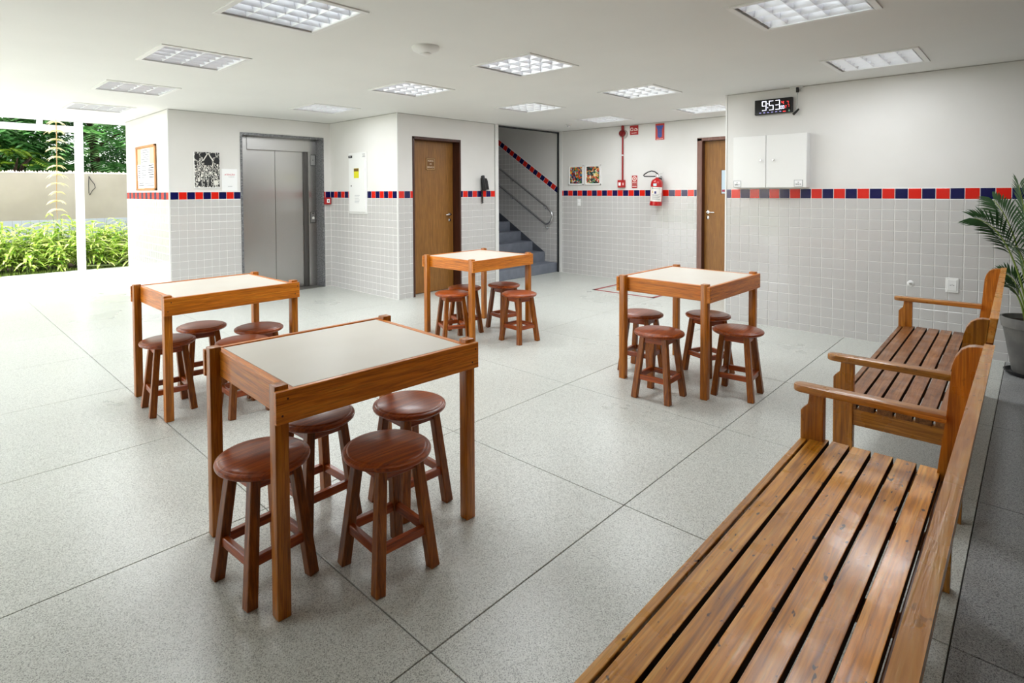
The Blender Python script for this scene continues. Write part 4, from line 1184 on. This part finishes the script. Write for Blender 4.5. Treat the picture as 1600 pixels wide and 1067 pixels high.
FR = [((.03, .03, .42), (-.05, .37, 1.25), .20, 22, .25, .26, -1.0), ((-.02, -.01, .42), (-.30, .10, 1.52), .10, 22, .27, .25, -.6), ((.0, .02, .42), (.12, .26, 1.40), .16, 20, .24, .28, -.9),
      ((-.03, .0, .42), (-.42, -.34, 1.22), .22, 22, .26, .3, .4), ((.02, -.03, .42), (.10, -.50, 1.30), .24, 22, .26, .3, .7), ((.0, -.02, .42), (-.06, -.22, 1.66), .08, 22, .26, .2, .5),
      ((-.03, .02, .42), (-.36, .12, 1.05), .16, 18, .20, .3, -.5), ((.03, .04, .42), (.05, .20, .80), .10, 18, .16, .2, -.8), ((-.02, .05, .42), (-.10, .18, .72), .08, 14, .13, .15, -.8)]
for a, b, rs, nl, ll, dr, tl in FR:
    bm = NB(); frond(bm, a, b, rs, nl, ll, dr, rnd, tl)
    for v in bm.verts: v.co.x = min(v.co.x, XR - PX - .015 - .004 * rnd.random())
    obj('frond', bm, [M_PALM, M_PALMS], t)

# ---------------------------------------------------------------- outside: paving, garden bed, wall, trees
tag(obj('ground_paving', box(NB(), -7, 3.6, YF, 13.42, -.12, -.012), M_PAVE), kind='structure')
tag(obj('ground_paving', box(NB(), -7, XL - .2, -3, YF, -.12, -.012), M_PAVE), kind='structure')
tag(obj('ground_bed', box(NB(), -7, 12, 13.42, 24, -.16, -.03), M_SOIL), kind='structure')
tag(obj('ground_lawn', box(NB(), -30, -7, -10, 30, -.2, -.05), noisy('lawn', srgb(70, 110, 40), srgb(100, 140, 56), 20, .9, .2)), kind='structure')
# outside wall of the building on the garden side
GY = 15.4
gw = tag(obj('wall_garden', box(NB(), -7, 12, GY, GY + .2, -.03, 1.94), M_GWALL), kind='structure')
M_GT = mat('garden_tile_white', srgb(186, 190, 196), .3)
GTM = tile_mesh('tile', .145, .145, M_GT)
fld = Field()
for i in range(90):
    x = -3 + .15 * i
    if x > 6.5: break
    for j in range(3):
        z = .845 - .15 * j
        if .9 < x < 4.2 and j < 2:
            o = bpy.data.objects.new('tile', GTM); COL.objects.link(o); o.location = (x, GY, z); o.parent = gw
        else: fld.add(GTM, Matrix.Translation((x, GY, z)))
fld.done('tile_field', gw, M_GT)
bm = NB(); rc = random.Random(3)
x = -4.0
while x < 7:
    h = rc.uniform(.03, .075); s = rc.uniform(.02, .05)
    p = [(x, GY + .1, 1.94 + h), (x - s, GY + .02, 1.935), (x + s, GY + .02, 1.935), (x + s * .5, GY + .18, 1.935), (x - s * .6, GY + .18, 1.935)]
    v = [bm.verts.new(q) for q in p]
    for a, b in ((1, 2), (2, 3), (3, 4), (4, 1)): bm.faces.new((v[0], v[a], v[b]))
    x += rc.uniform(.03, .06)
tag(obj('stone_shards', bm, noisy('shard_stone', srgb(190, 176, 160), srgb(226, 214, 200), 12, .8), gw), kind='stuff')
bm = NB(); tube(bm, [(x_ + .40, y_, z_) for x_, y_, z_ in ((2.54, GY - .02, 1.88), (2.53, GY - .03, 1.7), (2.53, GY - .03, 1.50), (2.545, GY - .03, 1.45), (2.60, GY - .03, 1.56), (2.655, GY - .03, 1.62), (2.64, GY - .03, 1.70), (2.57, GY - .03, 1.80), (2.54, GY - .02, 1.88))], .007, 6)
tag(obj('hanging_cable', bm, M_BLACK, smooth=True), 'dark looped cable hanging on the beige garden wall behind the white post', 'cable')

# white steel frame at the garden edge
t = thing('garden_portal', 'white painted steel frame with post and beams at the garden edge', 'frame')
px_, py_ = 2.40, 13.36
obj('post', box(NB(), px_ - .065, px_ + .065, py_ - .05, py_ + .05, -.012, 2.96, .004), M_WHITE, t)
obj('post', box(NB(), -3.4, -3.27, py_ - .05, py_ + .05, -.012, 2.96, .004), M_WHITE, t)
obj('beam', box(NB(), -3.4, px_ - .065, py_ - .045, py_ + .045, 2.665, 2.785, .003), M_WHITE, t)
obj('beam', box(NB(), -3.4, 5.2, py_ - .05, py_ + .05, 2.875, 3.02, .003), M_WHITE, t)
for x in (1.80, .70, -.40, -1.5, -2.6): obj('mullion', box(NB(), x - .045, x + .045, py_ - .04, py_ + .04, 2.785, 2.876), M_WHITE, t)
obj('post', box(NB(), 5.07, 5.2, py_ - .05, py_ + .05, -.03, 2.96, .004), M_WHITE, t)

# plants of the bed
def leafmat(name, c1, c2, c3, trans=.35):
    mm = mat(name, c2, .45, 0, .4)
    N, L, b = nodes(mm)
    tc = N.new('ShaderNodeTexCoord'); oi = N.new('ShaderNodeObjectInfo')
    n = N.new('ShaderNodeTexNoise'); n.inputs['Scale'].default_value = 7; n.inputs['Detail'].default_value = 2
    L.new(tc.outputs['Object'], n.inputs['Vector'])
    r = ramp(N, [(.33, c1), (.5, c2), (.68, c3)]); L.new(n.outputs['Fac'], r.inputs[0])
    L.new(r.outputs[0], b.inputs['Base Color'])
    tr = N.new('ShaderNodeBsdfTranslucent'); L.new(r.outputs[0], tr.inputs['Color'])
    ms = N.new('ShaderNodeMixShader'); ms.inputs[0].default_value = trans
    out = N['Material Output']
    L.new(b.outputs[0], ms.inputs[1]); L.new(tr.outputs[0], ms.inputs[2]); L.new(ms.outputs[0], out.inputs[0])
    return mm
M_GINGER = leafmat('ginger_leaf', srgb(78, 130, 34), srgb(172, 200, 74), srgb(240, 238, 176))
M_STALK = mat('plant_stalk', srgb(96, 120, 50), .6)
def leaf_strip(bm, base, d, l, wd, droop, up, mi=0):
    d = Vector(d).normalized(); s = d.cross(Vector((0, 0, 1)))
    s = s.normalized() if s.length > 1e-3 else Vector((1, 0, 0))
    prev = None; K = 4
    for k in range(K + 1):
        u = k / K
        p = Vector(base) + d * l * u + Vector((0, 0, up * l * u - droop * l * u * u))
        wdt = wd * (sin(pi * min(u * .86 + .12, 1)) if k < K else 0.02)
        c = p - Vector((0, 0, wdt * .25))
        row = [bm.verts.new(p - s * wdt / 2), bm.verts.new(c), bm.verts.new(p + s * wdt / 2)]
        if prev:
            for i in (0, 1): bm.faces.new((prev[i], prev[i + 1], row[i + 1], row[i])).material_index = mi
        prev = row
def ginger_meshes(rn):
    lf, sk = NB(), NB()
    for _ in range(7):
        a = rn.uniform(0, 2 * pi); rr = rn.uniform(0, .09); h = rn.uniform(.45, .95)
        bx, by = rr * cos(a), rr * sin(a); lean = Vector((cos(a) * .14, sin(a) * .14, 0)) * h
        tube(sk, [(bx, by, -.05), (bx + lean.x * .5, by + lean.y * .5, h * .55), (bx + lean.x, by + lean.y, h)], [.009, .007, .003], 5)
        nl = rn.randint(9, 11)
        for k in range(nl):
            u = .25 + .75 * k / (nl - 1); an = a + (k % 2) * pi + rn.uniform(-.7, .7)
            leaf_strip(lf, (bx + lean.x * u, by + lean.y * u, h * u), (cos(an), sin(an), 0), rn.uniform(.24, .40), rn.uniform(.042, .066), rn.uniform(.7, 1.2), rn.uniform(.5, 1.1))
    ml = bpy.data.meshes.new('leaves'); lf.to_mesh(ml); lf.free(); ml.materials.append(M_GINGER)
    mk = bpy.data.meshes.new('stalks'); sk.to_mesh(mk); sk.free(); mk.materials.append(M_STALK)
    return ml, mk
rg = random.Random(11)
GM = [ginger_meshes(rg) for _ in range(6)]
for row, (yy, n, zsc) in enumerate(((13.60, 20, .74), (13.92, 20, .98), (14.32, 18, 1.16))):
    for k in range(n):
        x = -.9 + k * (6.2 / n) + rg.uniform(-.09, .09)
        y_ = yy + rg.uniform(-.09, .09)
        rn_ = ('front row at the paving edge', 'middle row', 'back row by the beige wall')[row]
        t = thing('garden_plant', 'leafy yellow-green plant of the garden bed, ' + rn_, 'plant', (x, y_, -.03), rg.uniform(0, 6.28), 'leafy plants of the garden bed, ' + rn_)
        s = zsc * rg.uniform(.82, 1.08); t.scale = (1, 1, s)
        ml, mk = GM[rg.randrange(6)]
        tag(link('leaves', ml, t), kind='stuff'); link('stalks', mk, t)
t = thing('broad_leaf_plant', 'low plant with one broad pale leaf at the bed edge by the wall corner', 'plant', (2.86, 13.47, -.03))
bm = NB(); leaf_strip(bm, (.12, 0, .06), (-1, -.1, 0), .55, .12, .12, .18); leaf_strip(bm, (.12, 0, .05), (1, .3, 0), .4, .1, .6, .8); leaf_strip(bm, (.12, .02, .05), (.3, 1, 0), .4, .1, .6, 1.0)
obj('leaves', bm, leafmat('pale_leaf', srgb(170, 190, 130), srgb(206, 214, 170), srgb(226, 228, 196)), t)
bm = NB(); rg2 = random.Random(8)
for _ in range(2600):
    x, y_ = rg2.uniform(-1, 4.8), rg2.uniform(13.42, 13.62); h = rg2.uniform(.02, .06); a = rg2.uniform(0, 6.28)
    v = [bm.verts.new((x - .004 * cos(a), y_ - .004 * sin(a), -.03)), bm.verts.new((x + .004 * cos(a), y_ + .004 * sin(a), -.03)), bm.verts.new((x + rg2.uniform(-.02, .02), y_ + rg2.uniform(-.02, .02), h))]
    bm.faces.new(v)
tag(obj('grass', bm, mat('grass_green', srgb(140, 164, 70), .7)), 'short grass strip along the front of the garden bed', 'grass', kind='stuff')

# hanging vine with pairs of drooping leaves
t = thing('hanging_vine', 'slender hanging vine with pairs of drooping pale leaves before the beige wall', 'vine', (2.02, 13.2, 0))
obj('stem', tube(NB(), [(.02, .1, 2.90), (.01, 0, 2.6), (0, 0, 1.9), (-.02, 0, 1.3), (-.01, 0, .95)], [.009, .008, .007, .006, .003], 6), mat('vine_stem', srgb(170, 140, 90), .6), t, smooth=True)
M_VINE = leafmat('vine_leaf', srgb(200, 196, 140), srgb(226, 216, 170), srgb(236, 226, 190), .45)
rv = random.Random(4)
for k in range(11):
    z = 2.83 - k * .165; bm = NB()
    for s in (-1, 1):
        for q in range(3):
            a = (0 if s > 0 else pi) + rv.uniform(-.35, .35) + (q - 1) * .5
            leaf_strip(bm, (0, 0, z + .01 * q), (cos(a), sin(a), 0), rv.uniform(.12, .20), .055, .9, .45)
    obj('leaf_pair', bm, M_VINE, t)

# trees beyond the wall
M_TREE = [leafmat('tree_leaf_a', srgb(64, 120, 56), srgb(112, 168, 92), srgb(172, 208, 146), .4), leafmat('tree_leaf_b', srgb(44, 92, 46), srgb(76, 130, 68), srgb(130, 176, 108), .35), leafmat('tree_leaf_c', srgb(70, 110, 26), srgb(120, 150, 40), srgb(170, 186, 80), .35)]
M_BARK = noisy('tree_bark', srgb(46, 36, 28), srgb(78, 62, 48), 12, .9, .2, .4)
def tree(x, y, h, crown, mm, seed, nf, fl_, label, zmin=1.7):
    rt = random.Random(seed)
    t = thing('leafy_tree', label, 'tree', (x, y, -.03), 0, 'trees beyond the garden wall')
    bm = NB(); tips = []
    tube(bm, [(0, 0, 0), (.05, 0, h * .3), (-.03, .04, h * .6), (0, 0, h * .9)], [.16, .13, .10, .04], 8)
    for k in range(9):
        a = k * 2.4 + rt.random(); z0 = h * rt.uniform(.3, .8); e = Vector((cos(a) * crown * .7, sin(a) * crown * .6, z0 + rt.uniform(.2, .9)))
        tube(bm, [(0, 0, z0), e * .5 + Vector((0, 0, z0 * .5 + .15)), e], [.05, .035, .012], 6)
    obj('trunk', bm, M_BARK, t, smooth=True)
    bm = NB()
    for _ in range(nf):
        a = rt.uniform(0, 2 * pi); rr = crown * math.sqrt(rt.random()); z = rt.uniform(zmin, h + .3)
        k = 1 - max(0, (z - h * .7) / (h * .45)) ** 2 * .5
        p = Vector((rr * cos(a) * k, rr * sin(a) * k * .8, z))
        d = Vector((cos(a + rt.uniform(-.9, .9)), sin(a + rt.uniform(-.9, .9)), rt.uniform(-.5, .35))).normalized()
        L_f = fl_ * rt.uniform(.7, 1.25); side = d.cross(Vector((0, 0, 1))).normalized(); n = 11
        for i in range(n):
            u = (i + 1) / n; c = p + d * L_f * u - Vector((0, 0, .35 * L_f * u * u))
            ll = L_f * .34 * (1 - .55 * abs(u - .45)); wd = L_f * .045
            for s in (-1, 1):
                e = c + side * s * ll + d * ll * .35 - Vector((0, 0, ll * .25)); mdp = (c + e) / 2 + Vector((0, 0, .01))
                v = [bm.verts.new(c), bm.verts.new(mdp + d * wd), bm.verts.new(e), bm.verts.new(mdp - d * wd)]
                bm.faces.new(v)
    tag(obj('foliage', bm, mm, t), kind='stuff')
tree(.5, 18.2, 4.8, 1.6, M_TREE[0], 1, 420, 1.05, 'broad green tree with feathery leaves at the far left beyond the garden wall')
tree(3.6, 18.0, 4.8, 1.6, M_TREE[0], 3, 420, .95, 'dark feathery tree between the white post and the building corner, beyond the wall')
tree(1.75, 16.75, 2.3, .55, M_TREE[2], 4, 60, .42, 'low bright yellow-green bush just behind the garden wall top', 1.5)
tree(6.6, 18.4, 4.8, 1.5, M_TREE[0], 5, 240, .8, 'green tree hidden furthest right beyond the garden wall')
tree(-3.4, 18.4, 4.8, 1.6, M_TREE[1], 6, 240, .8, 'green tree standing outside the left edge beyond the garden wall')
tree(1.7, 22.6, 6.6, 2.3, M_TREE[1], 7, 700, 1.0, 'tall dark tree rearmost beyond the garden wall')
tree(6.2, 22.8, 6.4, 2.2, M_TREE[1], 8, 600, .95, 'tall dark tree far back behind the building corner')
